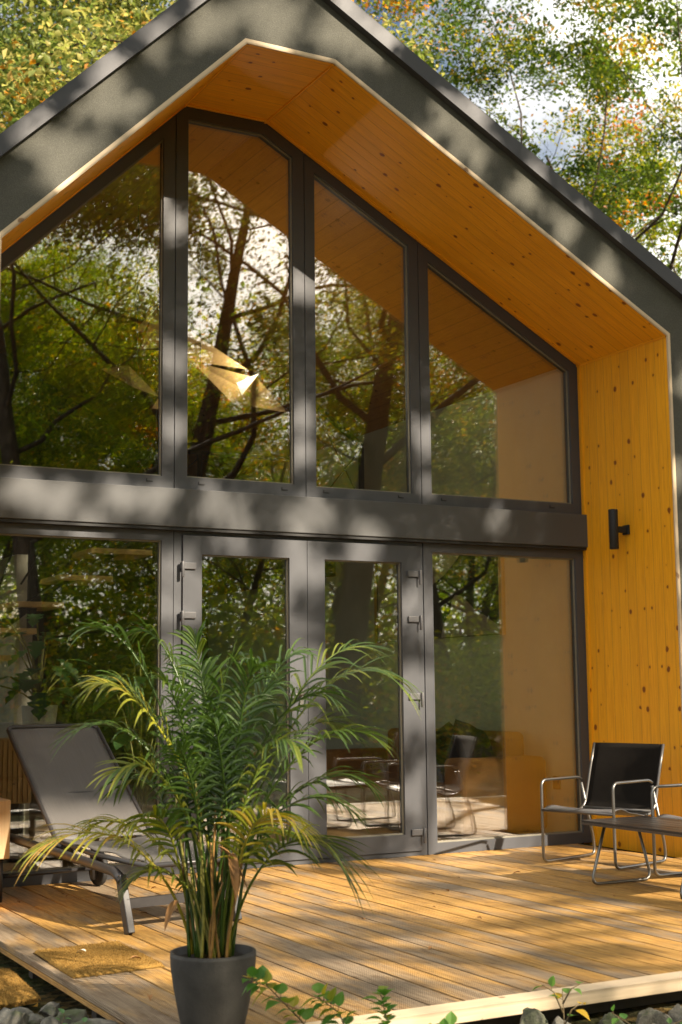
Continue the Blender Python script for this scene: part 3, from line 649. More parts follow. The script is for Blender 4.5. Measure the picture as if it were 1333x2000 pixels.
# broad-leaved indoor plants
def blade(m, base, direc, up, L, W, a, droop=0.3, nseg=7, notch=0.0, cup=0.15):
    d = Vector(direc).normalized(); u = Vector(up); sd = d.cross(u).normalized(); u = sd.cross(d)
    def fn(uu, vv):
        t = uu; w = W * (math.sin(math.pi * min(1, t * 0.92 + 0.08)) ** 0.75) * (1 - 0.25 * t); s_ = vv * 2 - 1
        if notch and (int(t * 12) % 3 == 2) and abs(s_) > 0.5: w *= (1 - notch)
        p = Vector(base) + d * (L * t) + sd * (s_ * w) + u * (abs(s_) * cup * w) - Vector((0, 0, 1)) * droop * L * t * t
        return p
    m.grid(fn, nseg, 4, True, a)
def houseplant(loc, n, hmin, hmax, L, W, name, label, seed, notch=0.0, spread=0.5, pr=0.12, ph=0.22):
    rnd = random.Random(seed); e_ = empty(name, loc, label, 'plant', 'potted plants behind the left glass')
    m = MB(); m.lathe([(0, 0), (pr * .8, 0), (pr, ph), (pr * .93, ph), (pr * .9, ph - .03), (0, ph - .03)], 24); m.build('plant_pot', 'terracotta_white', e_)
    ms = MB(); ml = MB()
    for k in range(n):
        an = rnd.uniform(0, 2 * math.pi); h = rnd.uniform(hmin, hmax); r = spread * rnd.uniform(0.25, 1)
        tip = Vector((math.cos(an) * r, math.sin(an) * r, ph + h)); mid = Vector((tip.x * .3, tip.y * .3, ph + h * .7))
        pts = [(Vector((0, 0, ph - .02)) * (1 - t) ** 2 + mid * 2 * t * (1 - t) + tip * t * t) for t in (0, .25, .5, .75, 1)]
        ms.tube(pts, 0.006, 5)
        dd = Vector((math.cos(an), math.sin(an), rnd.uniform(-0.5, 0.25)))
        blade(ml, tip, dd, (0, 0, 1), L * rnd.uniform(.7, 1.15), W * rnd.uniform(.7, 1.1), rnd.random(), 0.35, 12, notch)
    ms.build('stem', 'cane_green', e_); ml.build('foliage', 'house_plant_leaves', e_, att='tone')
houseplant((-1.95, 0.75, 0.84), 26, 0.05, 0.60, 0.22, 0.085, 'potted_plant', 'dark split leaved plant standing on the slatted sideboard', 5, 0.5, 0.30)
houseplant((-1.30, 0.55, 0.03), 24, 0.6, 1.15, 0.24, 0.07, 'potted_plant', 'tall striped leaf plant behind the glass above the lounger', 8, 0.0, 0.32)

# ------------------------------------------------------------------ deck
def deck():
    off = (0, -2, -0.2); e_ = empty('deck', off, 'golden brown grooved timber deck in front of the house', 'deck')
    tag(e_, cat='deck'); rnd = random.Random(3)
    m = MB(); P = 0.148; x = -2.70
    while x < 4.2:
        x1 = x + P - 0.009; yend = 0.004 if x1 < XR - .01 else -D - .03
        js = [-3.9]; js += [rnd.choice((-3.1, -2.3, -1.55, -1.2, -0.7)) + rnd.uniform(-.1, .1)] if rnd.random() < .75 and x < -0.9 else ([rnd.uniform(-3, -1)] if rnd.random() < .25 else [])
        js.append(yend)
        for a, b in zip(js[:-1], js[1:]):
            m.box(x, x1, a + 0.003, b - 0.003, -0.028 + rnd.uniform(-.0008, .0008), rnd.uniform(-.001, .001), axis=1, a=rnd.random(), uo=rnd.uniform(0, 20))
        x += P
    b_ = m.build('deck_board', 'deck_wood', e_, off=off, att='board', bevel=0.004)
    m = MB(); m.box(-2.835, -2.703, -4.0, 0.0, -0.028, 0.0, axis=1, a=0.75); m.build('edge_board', 'deck_wood', e_, off=off, att='board', bevel=0.003)
    m = MB(); m.box(-2.828, -2.81, -3.995, 0.0, -0.055, -0.030, axis=1, a=.2); m.build('side_fascia', 'deck_wood', e_, off=off, att='board')
    m = MB(); m.box(-2.700, 4.2, -4.0, -3.903, -0.048, 0.004, axis=0); m.build('front_trim', 'pale_trim_wood', e_, off=off, bevel=0.004)
    m = MB()
    for yy in (-3.8, -2.9, -2.0, -1.1, -0.3): m.box(-2.76, 4.15, yy - .03, yy + .03, -0.13, -0.030)
    for xx in (-2.6, -1.2, 0.2, 1.6, 3.0):
        for yy in (-3.8, -2.0, -.3): m.box(xx - .05, xx + .05, yy - .05, yy + .05, -0.35, -0.131)
    m.build('joist', 'dark_inside', e_, off=off)
deck()

# ------------------------------------------------------------------ sun lounger
def arc(pts, r, n=5):
    # round the corners of a polyline
    P = [Vector(p) for p in pts]; out = [P[0]]
    for k in range(1, len(P) - 1):
        a = (P[k - 1] - P[k]); b = (P[k + 1] - P[k]); rr = min(r, a.length * .45, b.length * .45); a = P[k] + a.normalized() * rr; b = P[k] + b.normalized() * rr
        for i in range(n + 1):
            t = i / n; out.append(a * (1 - t) ** 2 + P[k] * 2 * t * (1 - t) + b * t * t)
    out.append(P[-1]); return out
def lounger():
    # local: x across (0 left .. 0.6 right), y towards the head
    e_ = empty('sun_lounger', (-2.26, -1.91, 0.002), 'charcoal sling sun lounger with raised backrest on the deck by the glass', 'sun lounger', rz=R(8))
    W = 0.60
    for sd, x in ((0, 0.0), (1, W)):
        m = MB(); m.tube(arc([(x, 1.60, 0.04), (x, 1.60, 0.345), (x, 0.16, 0.275), (x, 0.08, 0.235)], 0.16, 6), 0.024, 12); m.build('side_rail', 'lounger_paint', e_)
        m = MB(); m.bar((x, 0.0, 0.0), (x, 0.10, 0.262), 0.036, 0.05, (0, 1, 0)); m.build('leg', 'lounger_paint', e_, bevel=0.004)
        m = MB(); m.tube([(x - .045 if sd == 0 else x + .045, 1.60, 0.105), (x - .01 if sd == 0 else x + .01, 1.60, 0.105)], 0.105, 28); m.build('wheel', 'rubber', e_, bevel=0.01)
    m = MB(); m.bar((0.0, 0.045, 0.135), (W, 0.045, 0.135), 0.025, 0.045); m.build('crossbar', 'lounger_paint', e_); m = MB(); m.tube([(0, 1.60, 0.105), (W, 1.60, 0.105)], 0.012, 10); m.build('axle', 'lounger_paint', e_)
    m = MB()
    for x in (0.025, W - 0.025): m.tube([(x, -0.13, 0.325), (x, 0.45, 0.33), (x, 0.86, 0.36)], 0.013, 10)
    m.tube([(0.025, -0.13, 0.325), (W - .025, -0.13, 0.325)], 0.013, 10); m.tube([(0.0, 0.90, 0.33), (W, 0.90, 0.33)], 0.012, 10)
    m.build('seat_frame', 'lounger_paint', e_)
    m = MB(); m.grid(lambda u, v: (0.028 + (W - .056) * u, -0.125 + 0.98 * v, 0.338 + 0.03 * v - 0.028 * math.sin(math.pi * u) + 0.006 * math.sin(v * 20 + u * 4)), 16, 30); m.build('seat', 'sling_fabric', e_, solid=0.003)
    bl = [(0.87, 0.36), (1.093, 0.548), (1.317, 0.737), (1.54, 0.925), (1.565, 0.935)]
    def bp(v):
        f = v * (len(bl) - 1); i = min(int(f), len(bl) - 2); t = f - i
        return bl[i][0] * (1 - t) + bl[i + 1][0] * t, bl[i][1] * (1 - t) + bl[i + 1][1] * t
    m = MB()
    for x in (0.018, W - 0.018): m.tube([(x, 0.80, 0.335)] + [(x, a, b) for a, b in bl[:-1]], 0.012, 10)
    m.tube(arc([(0.018, 1.54, 0.925), (0.04, 1.57, 0.945), (W - .04, 1.57, 0.945), (W - .018, 1.54, 0.925)], .03), 0.012, 10)
    m.bar((0.06, 0.98, 0.34), (0.12, 1.18, 0.58), .02, .02, (0, 1, 0)); m.bar((W - .06, 0.98, 0.34), (W - .12, 1.18, 0.58), .02, .02, (0, 1, 0)); m.tube([(.06, 1.18, .58), (W - .06, 1.18, .58)], .01, 8)
    m.build('backrest_frame', 'lounger_paint', e_)
    def bs(u, v):
        a, b = bp(v); sag = 0.03 * math.sin(math.pi * u) * math.sin(math.pi * min(1, v * 1.05)); return (0.02 + (W - .04) * u, a + sag * .65, b - sag * .75)
    m = MB(); m.grid(bs, 16, 28); m.build('backrest', 'sling_fabric', e_, solid=0.003)
lounger()

# ------------------------------------------------------------------ tubular armchairs and table
def armchair(loc, rz):
    # local: x = depth (front 0 .. back), y = from left side (0) to right side (-0.56)
    e_ = empty('armchair', loc, rz=rz); W = 0.56
    for y in (0.0, -W):
        m = MB(); pl = arc([(0.50, y, 0.50), (0.40, y, 0.537), (0.0, y, 0.537), (0.0, y, 0.013), (0.56, y, 0.013), (0.535, y, 0.17), (0.40, y, 0.537)], 0.055, 6)
        pl = arc([(0.44, y, 0.520), (0.40, y, 0.537), (0.0, y, 0.537), (0.0, y, 0.013), (0.57, y, 0.013), (0.56, y, 0.12), (0.44, y, 0.50)], 0.05, 6)
        m.tube(pl, 0.0098, 10); m.build('side_frame', 'brushed_metal', e_)
    m = MB(); m.tube([(0.0, 0.0, 0.345), (0.0, -W, 0.345)], 0.011, 10); m.build('seat_rail', 'brushed_dark', e_); m = MB(); m.tube([(0.44, 0, 0.335), (0.44, -W, 0.335)], 0.010, 10); m.build('seat_rail', 'brushed_dark', e_)
    m = MB(); m.grid(lambda u, v: (0.005 + 0.40 * v, -0.012 - (W - .024) * u, 0.353 + 0.02 * math.sin(math.pi * min(1, v * 2.2)) * (v < .45) - 0.05 * v * v - 0.018 * math.sin(math.pi * u) * math.sin(math.pi * v)), 14, 14); m.build('seat', 'seat_sling', e_, solid=0.004)
    bl = [(0.36, 0.315), (0.43, 0.325), (0.475, 0.37), (0.50, 0.45), (0.545, 0.60), (0.60, 0.76)]
    def bp(v):
        f = v * (len(bl) - 1); i = min(int(f), len(bl) - 2); t = f - i
        return bl[i][0] * (1 - t) + bl[i + 1][0] * t, bl[i][1] * (1 - t) + bl[i + 1][1] * t
    m = MB(); m.grid(lambda u, v: (bp(v)[0] + .025 * math.sin(math.pi * u) * v, -0.01 - (W - .02) * u, bp(v)[1]), 12, 22); m.build('backrest', 'black_sling', e_, solid=0.004)
    for y in (-0.006, -W + .006): m = MB(); m.tube(arc([(a, y, b) for a, b in bl], 0.03, 3), 0.010, 8); m.build('backrest_post', 'brushed_dark', e_)
    return e_
c1 = armchair((0.955, -0.845, 0.004), R(16)); tag(c1, 'black sling armchair with metal tube arms standing nearest the window', 'armchair', 'tube armchairs at the low table')
c2 = copy_tree(c1); c2.location = (1.10, -1.76, 0.004); c2.rotation_euler = (0, 0, R(4)); tag(c2, 'tube armchair cut by the right picture edge beside the low table', 'armchair', 'tube armchairs at the low table')
def low_table():
    e_ = empty('low_table', (0.79, -2.2, 0.002), 'low dark slatted table on bent metal tube legs', 'table'); off = (0.79, -2.2, 0.0)
    m = MB()
    for k in range(6):
        x = 0.62 + k * 0.082; m.box(x, x + 0.078, -2.72, -1.68, 0.345, 0.363, axis=1)
    m.build('tabletop', 'table_top', e_, off=off, bevel=0.003)
    m = MB(); m.ring([(0.617, 0.338), (1.115, 0.338), (1.115, 0.350), (0.617, 0.350)], [(0.64, 0.339), (1.09, 0.339), (1.09, 0.349), (0.64, 0.349)], -2.71, -1.69); m.build('apron', 'brushed_dark', e_, off=off)
    for y in (-1.80, -2.54):
        m = MB(); m.tube(arc([(0.70, y, 0.342), (0.57, y - .02, 0.012), (1.02, y - .02, 0.012), (0.94, y, 0.342)], 0.06, 6), 0.0092, 10); m.build('leg', 'brushed_metal', e_, off=off)
low_table()
def side_table():
    off = (-2.78, -0.60, 0.0); e_ = empty('side_table', off, 'pale wooden box side table at the left edge behind the lounger', 'side table')
    m = MB(); m.box(-3.0, -2.49, -0.60, -0.25, 0.235, 0.555, axis=2); m.build('box', 'box_wood', e_, off=off, bevel=0.006)
    for x in (-2.96, -2.53):
        for y in (-.56, -.29): m = MB(); m.tube([(x, y, 0.0), (x, y, 0.235)], 0.012, 10); m.build('leg', 'black_steel', e_, off=off)
side_table()

# ------------------------------------------------------------------ door mats
def doormat(corner, ux, uy, th, label, seed, bend=0.0):
    m = MB(); c = Vector(corner); ux = Vector(ux); uy = Vector(uy); rnd = random.Random(seed)
    def top(u, v):
        p = c + ux * u + uy * v; e2 = min(u, v, 1 - u, 1 - v); j = mnoise.noise(Vector((u * 30, v * 30, seed))) * 0.0006
        return (p.x + j, p.y + j, p.z + th * min(1, 0.2 + e2 * 40)  + bend * math.sin(u * 3.0) * v)
    m.grid(top, 60, 60); m.grid(lambda u, v: tuple(Vector(top(1 - u, v)) - Vector((0, 0, th))), 8, 8)
    for k in range(1600):   # bristle fringe
        s_ = rnd.randrange(4); t = rnd.random(); u, v = ((t, 0), (t, 1), (0, t), (1, t))[s_]
        p = Vector(top(u, v)); od = (ux * (u - .5) + uy * (v - .5)).normalized() * rnd.uniform(.003, .008)
        q = p + od + Vector((rnd.uniform(-.002, .002), rnd.uniform(-.002, .002), rnd.uniform(-th, 0))); w = Vector((-od.y, od.x, 0)).normalized() * .0012
        m.face([p - w, p + w, q])
    for k in range(7000):   # coir tufts over the top
        u, v = rnd.random(), rnd.random(); p = Vector(top(u, v)); an = rnd.uniform(0, 6.28); q = p + Vector((rnd.uniform(-.005, .005), rnd.uniform(-.005, .005), rnd.uniform(.003, .0075))); w = Vector((math.cos(an), math.sin(an), 0)) * .0013
        m.face([p - w, p + w, q])
    o = m.build('doormat', 'coir', off=corner); tag(o, label, 'doormat', 'coir mats'); return o
doormat((-2.80, -2.755, 0.003), (0.40, 0.03, 0), (0.01, 0.61, 0), 0.014, 'golden coir doormat lying on the deck beside the plant pot', 2)
doormat((-3.28, -2.70, -0.092), (0.385, 0.08, 0.0), (0.02, 0.53, 0.01), 0.018, 'coir mat lying on the stones below the deck edge', 4, 0.02)

# ------------------------------------------------------------------ potted palm
def palm():
    off = Vector((-2.649, -3.83, 0.0)); e_ = empty('potted_palm', off + Vector((0, 0, 0.001)), 'bushy areca palm in a round charcoal pot at the deck corner', 'palm')
    m = MB(); H = 0.262; Rr = 0.146
    m.lathe([(0, 0), (0.098, 0), (0.105, 0.006), (0.118, 0.06), (0.134, 0.14), (0.1445, 0.21), (0.147, 0.25), (Rr, H), (Rr - .010, H), (Rr - .012, H - .03), (0, H - .03)], 56)
    m.build('pot', 'pot_clay', e_)
    m = MB(); m.grid(lambda u, v: (0.132 * u * math.cos(v * 2 * math.pi), 0.132 * u * math.sin(v * 2 * math.pi), 0.236 + 0.008 * mnoise.noise(Vector((u * 9 * math.cos(v * 6.28), u * 9 * math.sin(v * 6.28), 0)))), 10, 24); m.build('soil', 'potting_soil', e_)
    RR = Vector((0.88, -0.474, 0)); FF = Vector((0.475, 0.88, 0)); UP = Vector((0, 0, 1)); rnd = random.Random(11)
    def W(a, d, z): return RR * a + FF * d + UP * z
    # (tip a, tip z, peak a, peak z, depth, leaflet length, tone)  metres from the pot axis / above the deck
    S = 586.0; ox, oz = 386, 2017
    def px(x, y): return ((x - ox) / S, (oz - y) / S * 1.0)
    spec = []
    man = [((150, 1222), (235, 1228), -.10, .17, .30), ((222, 1222), (300, 1225), .08, .17, .35), ((765, 1335), (640, 1245), .0, .19, .45), ((705, 1440), (590, 1400), -.15, .16, .4),
           ((690, 1535), (590, 1500), .1, .15, .35), ((640, 1680), (565, 1590), -.2, .20, .45), ((55, 1650), (190, 1585), -.18, .17, .80), ((565, 1600), (470, 1550), -.38, .15, .78),
           ((135, 1335), (230, 1290), .05, .16, .35), ((110, 1430), (220, 1370), -.1, .15, .3), ((170, 1330), (250, 1345), -.28, .15, .72), ((345, 1235), (330, 1270), .05, .15, .4),
           ((440, 1285), (410, 1300), -.05, .14, .35), ((555, 1270), (520, 1290), .1, .17, .3), ((700, 1260), (600, 1250), .2, .17, .45), ((210, 1500), (290, 1465), -.25, .14, .6),
           ((250, 1600), (300, 1560), -.3, .13, .6), ((500, 1340), (480, 1370), .15, .16, .3), ((180, 1545), (260, 1490), .2, .14, .25), ((660, 1600), (570, 1530), .25, .16, .3),
           ((300, 1330), (320, 1360), -.22, .15, .35), ((620, 1360), (540, 1340), -.18, .17, .35), ((560, 1450), (500, 1420), -.3, .15, .45), ((460, 1480), (440, 1480), .3, .14, .2), ((300, 1530), (340, 1510), .05, .13, .2), ((290, 1280), (320, 1310), .3, .16, .25), ((420, 1520), (410, 1500), .0, .13, .2), ((370, 1450), (380, 1440), .15, .14, .15), ((400, 1400), (400, 1420), -.3, .15, .2),
           ((130, 1620), (220, 1600), .15, .12, .7), ((560, 1660), (500, 1600), .1, .12, .5), ((350, 1300), (360, 1330), .2, .16, .3),
           ((480, 1300), (460, 1330), -.2, .16, .3), ((640, 1420), (550, 1400), .3, .16, .3), ((330, 1450), (350, 1470), -.35, .13, .3),
           ((230, 1720), (290, 1680), -.12, .10, .5)]
    for tp, pk, dp, ll, tn in man:
        ta, tz = px(*tp); pa, pz = px(*pk); spec.append((ta, tz, pa, pz, dp, ll, tn))
    for ta, tz, pa, pz, dp, ll, tn in spec:
        a0 = rnd.uniform(-.075, .06) + .25 * pa * .2; d0 = rnd.uniform(-.06, .06)
        B = W(a0, d0, 0.25); C1 = W(a0 * 1.3 + (pa - a0) * .12, d0 + dp * .15, 0.25 + (pz - .25) * .62); Pk = W(pa, d0 + dp * .6, pz + .04); Tp = W(ta, d0 + dp, tz)
        N = 33
        def pt(t):
            if False: pass
            return B * (1 - t) ** 3 + C1 * 3 * t * (1 - t) ** 2 + Pk * 3 * t * t * (1 - t) + Tp * t ** 3
        P = [pt(k / N) for k in range(N + 1)]
        m = MB(); m.tube(P, [0.0052 * (1 - .8 * k / N) + .0008 for k in range(N + 1)], 6, a=min(.85, tn + .06))
        side = (Tp - B); side.z = 0
        up0 = UP
        i0 = int(N * rnd.uniform(.36, .46)); roll = rnd.uniform(-.5, .5)
        for k in range(i0, N + 1):
            s_ = (k - i0) / (N - i0); T_ = (P[min(k + 1, N)] - P[max(k - 1, 0)]).normalized()
            if abs(T_.z) > .96: lat = FF.cross(T_).normalized()
            else: lat = T_.cross(UP).normalized()
            lat = (Matrix.Rotation(roll, 3, T_) @ lat)
            nrm = lat.cross(T_).normalized()
            L = ll * 1.32 * (math.sin(math.pi * (0.18 + 0.70 * s_)) ** .8) * rnd.uniform(.8, 1.1)
            for sg in (-1, 1):
                if rnd.random() < .13: continue
                dv = (lat * sg * (0.95 - .55 * s_) + T_ * (0.50 + .75 * s_) + nrm * 0.30 * rnd.uniform(.4, 1.3)).normalized()
                wd_ = 0.0074 * rnd.uniform(.75, 1.2) * (1 - .35 * s_); dr = rnd.uniform(.35, .95) * L; nn = 6; a_ = max(0, min(1, tn + rnd.uniform(-.16, .16)))
                sdv = dv.cross(nrm).normalized(); prev = None
                for q in range(nn + 1):
                    t = q / nn; w = wd_ * math.sin(math.pi * (0.10 + .90 * t)) ** .6 if t < 1 else 0.0003
                    c = P[k] + dv * (L * t) - UP * (dr * t ** 2.2 * .8) + (T_ * .0)
                    row = (c - sdv * w, c - nrm * w * .45, c + sdv * w)
                    if prev:
                        m.face([prev[0], row[0], row[1], prev[1]], smooth=True, a=a_); m.face([prev[1], row[1], row[2], prev[2]], smooth=True, a=a_)
                    prev = row
        m.build('frond', 'palm_leaves', e_, att='tone')
    for k in range(24):
        an = rnd.uniform(0, 6.28); r0 = rnd.uniform(.01, .085); b = Vector((math.cos(an) * r0, math.sin(an) * r0, .23)); h = rnd.uniform(.25, .62)
        tp = b + Vector((math.cos(an) * r0 * .7, math.sin(an) * r0 * .7, h)) + W(rnd.uniform(-.06, .06), 0, 0)
        m = MB(); nn = 14; pts = [b.lerp(tp, i / nn) + W(.012 * math.sin(i * .3 + k), 0, 0) for i in range(nn + 1)]
        m.tube(pts, [(.0056 - .0024 * i / nn) * (1.12 if i % 4 == 0 else 1) for i in range(nn + 1)], 8); m.build('cane', 'cane' if k % 2 else 'cane_green', e_)
    for (a, d, z, L) in ((.03, -.12, .62, .12), (.07, -.12, .60, .09), (-.11, -.08, .44, .07)):
        m = MB(); blade(m, W(a, d, z), (rnd.uniform(-1, 1), -.3, -.4), (0, 0, 1), L, .02, 0.9, .9, 8, 0, .6); m.build('withered_leaf', 'dry_leaf', e_)
palm()

# ------------------------------------------------------------------ rocks
def rock(loc, s, seed, label, rz=0.0):
    import bmesh
    bm = bmesh.new(); bmesh.ops.create_icosphere(bm, subdivisions=4, radius=1.0); rnd = random.Random(seed)
    pl = [(Vector((rnd.gauss(0, 1), rnd.gauss(0, 1), rnd.gauss(0, 1))).normalized(), rnd.uniform(.45, .80)) for _ in range(13)]
    s = tuple(q * 1.3 for q in s)
    for v in bm.verts:
        for n_, d_ in pl:
            k = v.co.dot(n_) - d_
            if k > 0: v.co -= n_ * k * .98
        v.co += v.co.normalized() * (0.10 * mnoise.noise(v.co * 2.2 + Vector((seed, 0, 0))) + 0.07 * mnoise.noise(v.co * 6 + Vector((0, seed, 0))))
        v.co = Vector((v.co.x * s[0], v.co.y * s[1], v.co.z * s[2]))
    me = bpy.data.meshes.new('rock'); bm.to_mesh(me); bm.free(); me.materials.append(MATS['rock'])
    for p in me.polygons: p.use_smooth = True
    o = bpy.data.objects.new('rock', me); COL.objects.link(o); o.location = loc; o.rotation_euler = (rnd.uniform(-.2, .2), rnd.uniform(-.2, .2), rz + rnd.uniform(0, 6))
    tag(o, label, 'rock', 'stones along the deck edge'); return o

# ------------------------------------------------------------------ leaves, twigs, trees
def leaf_arrays(C, size, tone, rng, aspect=0.55, flat=0.35, sun_flat=False):
    N = len(C); nrm = rng.normal(size=(N, 3)); nrm[:, 2] = np.abs(nrm[:, 2]) + flat; nrm /= np.linalg.norm(nrm, axis=1)[:, None]
    t = rng.normal(size=(N, 3)); t -= (t * nrm).sum(1)[:, None] * nrm; t /= np.linalg.norm(t, axis=1)[:, None]; b = np.cross(nrm, t)
    s = (size * rng.uniform(.6, 1.3, N))[:, None]
    v = np.empty((N, 4, 3), np.float32)
    v[:, 0] = C - t * s * .5; v[:, 1] = C + b * s * aspect * .5 + nrm * s * .12 - t * s * .05; v[:, 2] = C + t * s * .5 - nrm * s * .06; v[:, 3] = C - b * s * aspect * .5 + nrm * s * .12 - t * s * .05
    return v.reshape(-1, 3)
def leaf_mesh(name, C, size, tone, mat, rng, parent=None, **k):
    N = len(C); v = leaf_arrays(C, size, tone, rng, **k)
    me = bpy.data.meshes.new(name); me.vertices.add(N * 4); me.vertices.foreach_set('co', v.ravel())
    base = (np.arange(N) * 4)[:, None]; idx = np.concatenate([base + np.array([[0, 1, 2]]), base + np.array([[0, 2, 3]])], 1).ravel().astype(np.int32)
    me.loops.add(N * 6); me.loops.foreach_set('vertex_index', idx); me.polygons.add(N * 2); me.polygons.foreach_set('loop_start', (np.arange(N * 2) * 3).astype(np.int32))
    at = me.attributes.new('tone', 'FLOAT', 'FACE'); at.data.foreach_set('value', np.repeat(np.clip(tone, 0, 1), 2).astype(np.float32))
    me.materials.append(MATS[mat]); me.update(calc_edges=True)
    o = bpy.data.objects.new(name, me); COL.objects.link(o)
    if parent is not None: o.parent = parent
    return o
def grow_tree(seed,  H, r0, lean=(0, 0), first=0.35, spread=1.0, levels=3, nl=(9, 6, 5), limb_len=0.42, droop=0.0, extra=(), prune=None):
    rnd = random.Random(seed); wood = MB(); tips = []
    def branch(p, d, L, r, lv):
        n = 9 if lv == 0 else (8 if lv == 1 else 6); cv = Vector((rnd.gauss(0, .10), rnd.gauss(0, .10), rnd.gauss(0, .05) if lv else 0)) * (0.25 if lv == 0 else 1); pts = [p.copy()]; rs = [r]; dd = d.copy(); q = p.copy()
        for k in range(n):
            w = 0.07 if lv == 0 else 0.24
            dd = (dd + cv + Vector((rnd.gauss(0, w), rnd.gauss(0, w), rnd.gauss(0, w * .6) + (0.05 if lv else 0.03) - droop * (lv > 1)))).normalized()
            q = q + dd * L / n; pts.append(q.copy()); rs.append(r * (1 - (0.92 if lv == 0 else .86) * (k + 1) / n))
        if lv >= 2 and prune is not None and not prune(pts[n // 2]): return
        wood.tube(pts, rs, 12 if lv == 0 else (7 if lv == 1 else 4), cap=False)
        if lv >= levels:
            for k in (3, 4, 5, 6): tips.append(pts[min(k, n)])
            return
        cnt = nl[lv]
        for k in range(cnt):
            f = (first + (1 - first) * (k + .6) / cnt) if lv == 0 else (0.25 + 0.75 * (k + .7) / cnt)
            i = f * n; a = int(min(i, n - 1)); t = i - a; bp = pts[a].lerp(pts[a + 1], t); br = (rs[a] * (1 - t) + rs[a + 1] * t)
            ax = (pts[a + 1] - pts[a]).normalized(); an = k * 2.4 + rnd.uniform(-.5, .5); o = ax.orthogonal().normalized(); o = Matrix.Rotation(an, 3, ax) @ o
            up = rnd.uniform(.25, .7) if lv == 0 else rnd.uniform(.3, .9)
            nd = (o * spread + ax * up).normalized()
            ln = (H * limb_len * (1.15 - .6 * (f - first)) if lv == 0 else L * rnd.uniform(.42, .6))
            branch(bp, nd, ln * rnd.uniform(.8, 1.15), br * (0.36 if lv == 0 else .50), lv + 1)
    branch(Vector((0, 0, -0.3)), Vector((lean[0], lean[1], 1)).normalized(), H * .82, r0, 0)
    for (p, d, L, r) in extra: branch(Vector(p), Vector(d).normalized(), L, r, 1)
    return wood, np.array([tuple(t) for t in tips])
def tree(name, loc, label, seed, H, r0, mat, per=70, cl=0.42, size=0.10, tone=(0.4, .25), keep=None, group=None, rz=0.0, cat='tree', gap=-.05, infill=0, **kw):
    rng = np.random.default_rng(seed); e_ = empty(name, loc, label, cat, group, rz)
    pr = None if keep is None else (lambda q: bool(keep(np.array([[q.x + loc[0], q.y + loc[1], q.z + loc[2]]]), rng)[0]))
    wood, tips = grow_tree(seed, H, r0, prune=pr, **kw)
    wood.build('trunk', 'bark', e_)
    N = len(tips) * per; idx = np.repeat(np.arange(len(tips)), per); C = tips[idx] + rng.normal(size=(N, 3)) * np.array([cl, cl, cl * .42])
    tt = rng.normal(tone[0], tone[1] * .55, len(tips))[idx] + rng.normal(0, .10, N)
    zone = np.sin(C[:, 0] * .9 + seed) * np.cos(C[:, 1] * .8) * np.sin(C[:, 2] * .8 + 1.3); tt = tt + zone * .28
    A = C + .5 * np.sin(C[:, [1, 2, 0]] * 1.1 + seed)
    fld = np.sin(A[:, 0] * 1.9 + seed) * np.sin(A[:, 1] * 1.8 + 1.0) + np.sin(A[:, 2] * 2.1 + A[:, 0] * .8) * .6 + np.sin(A[:, 1] * 3.7 - A[:, 2] * 2.9) * .35
    kk = fld > gap; C = C[kk]; tt = tt[kk]
    if keep is not None:
        c, s = math.cos(rz), math.sin(rz); Wd = np.stack([C[:, 0] * c - C[:, 1] * s + loc[0], C[:, 0] * s + C[:, 1] * c + loc[1], C[:, 2] + loc[2]], 1)
        k = keep(Wd, rng); C = C[k]; tt = tt[k]
    if infill:
        # leaves added between the sun and the spots meant to lie in shade
        M_ = 900000; ti = rng.integers(0, len(tips), M_); Q = tips[ti] + rng.normal(size=(M_, 3)) * np.array([.55, .55, .40]); Wd = Q + np.array(loc)
        X0 = Wd[:, 0] + .4 * Wd[:, 1]; Z0 = Wd[:, 2] + .65 * Wd[:, 1]; need = shade_need(X0, Z0); ok = (need > 0); ok[ok] &= keep(Wd[ok], rng)
        Q = Q[ok]; X0 = X0[ok]; Z0 = Z0[ok]; need = need[ok]
        cell = ((X0 + 5) / .2).astype(int) * 1000 + ((Z0 + 4) / .2).astype(int); order = np.argsort(cell, kind='stable'); cs = cell[order]; start = np.searchsorted(cs, cs, side='left'); rank = np.arange(len(cs)) - start
        sel = order[rank < need[order] * infill]; Q = Q[sel]; C = np.concatenate([C, Q]); tt = np.concatenate([tt, rng.normal(tone[0], tone[1] * .5, len(Q))])
    leaf_mesh('crown', C, size, tt, mat, rng, e_)
    return e_
def place(src, loc, rz, s, label, group=None):
    c = copy_tree(src); c.location = loc; c.rotation_euler = (0, 0, rz); c.scale = (s, s, s); tag(c, label, src['category'], group or src.get('group')); return c

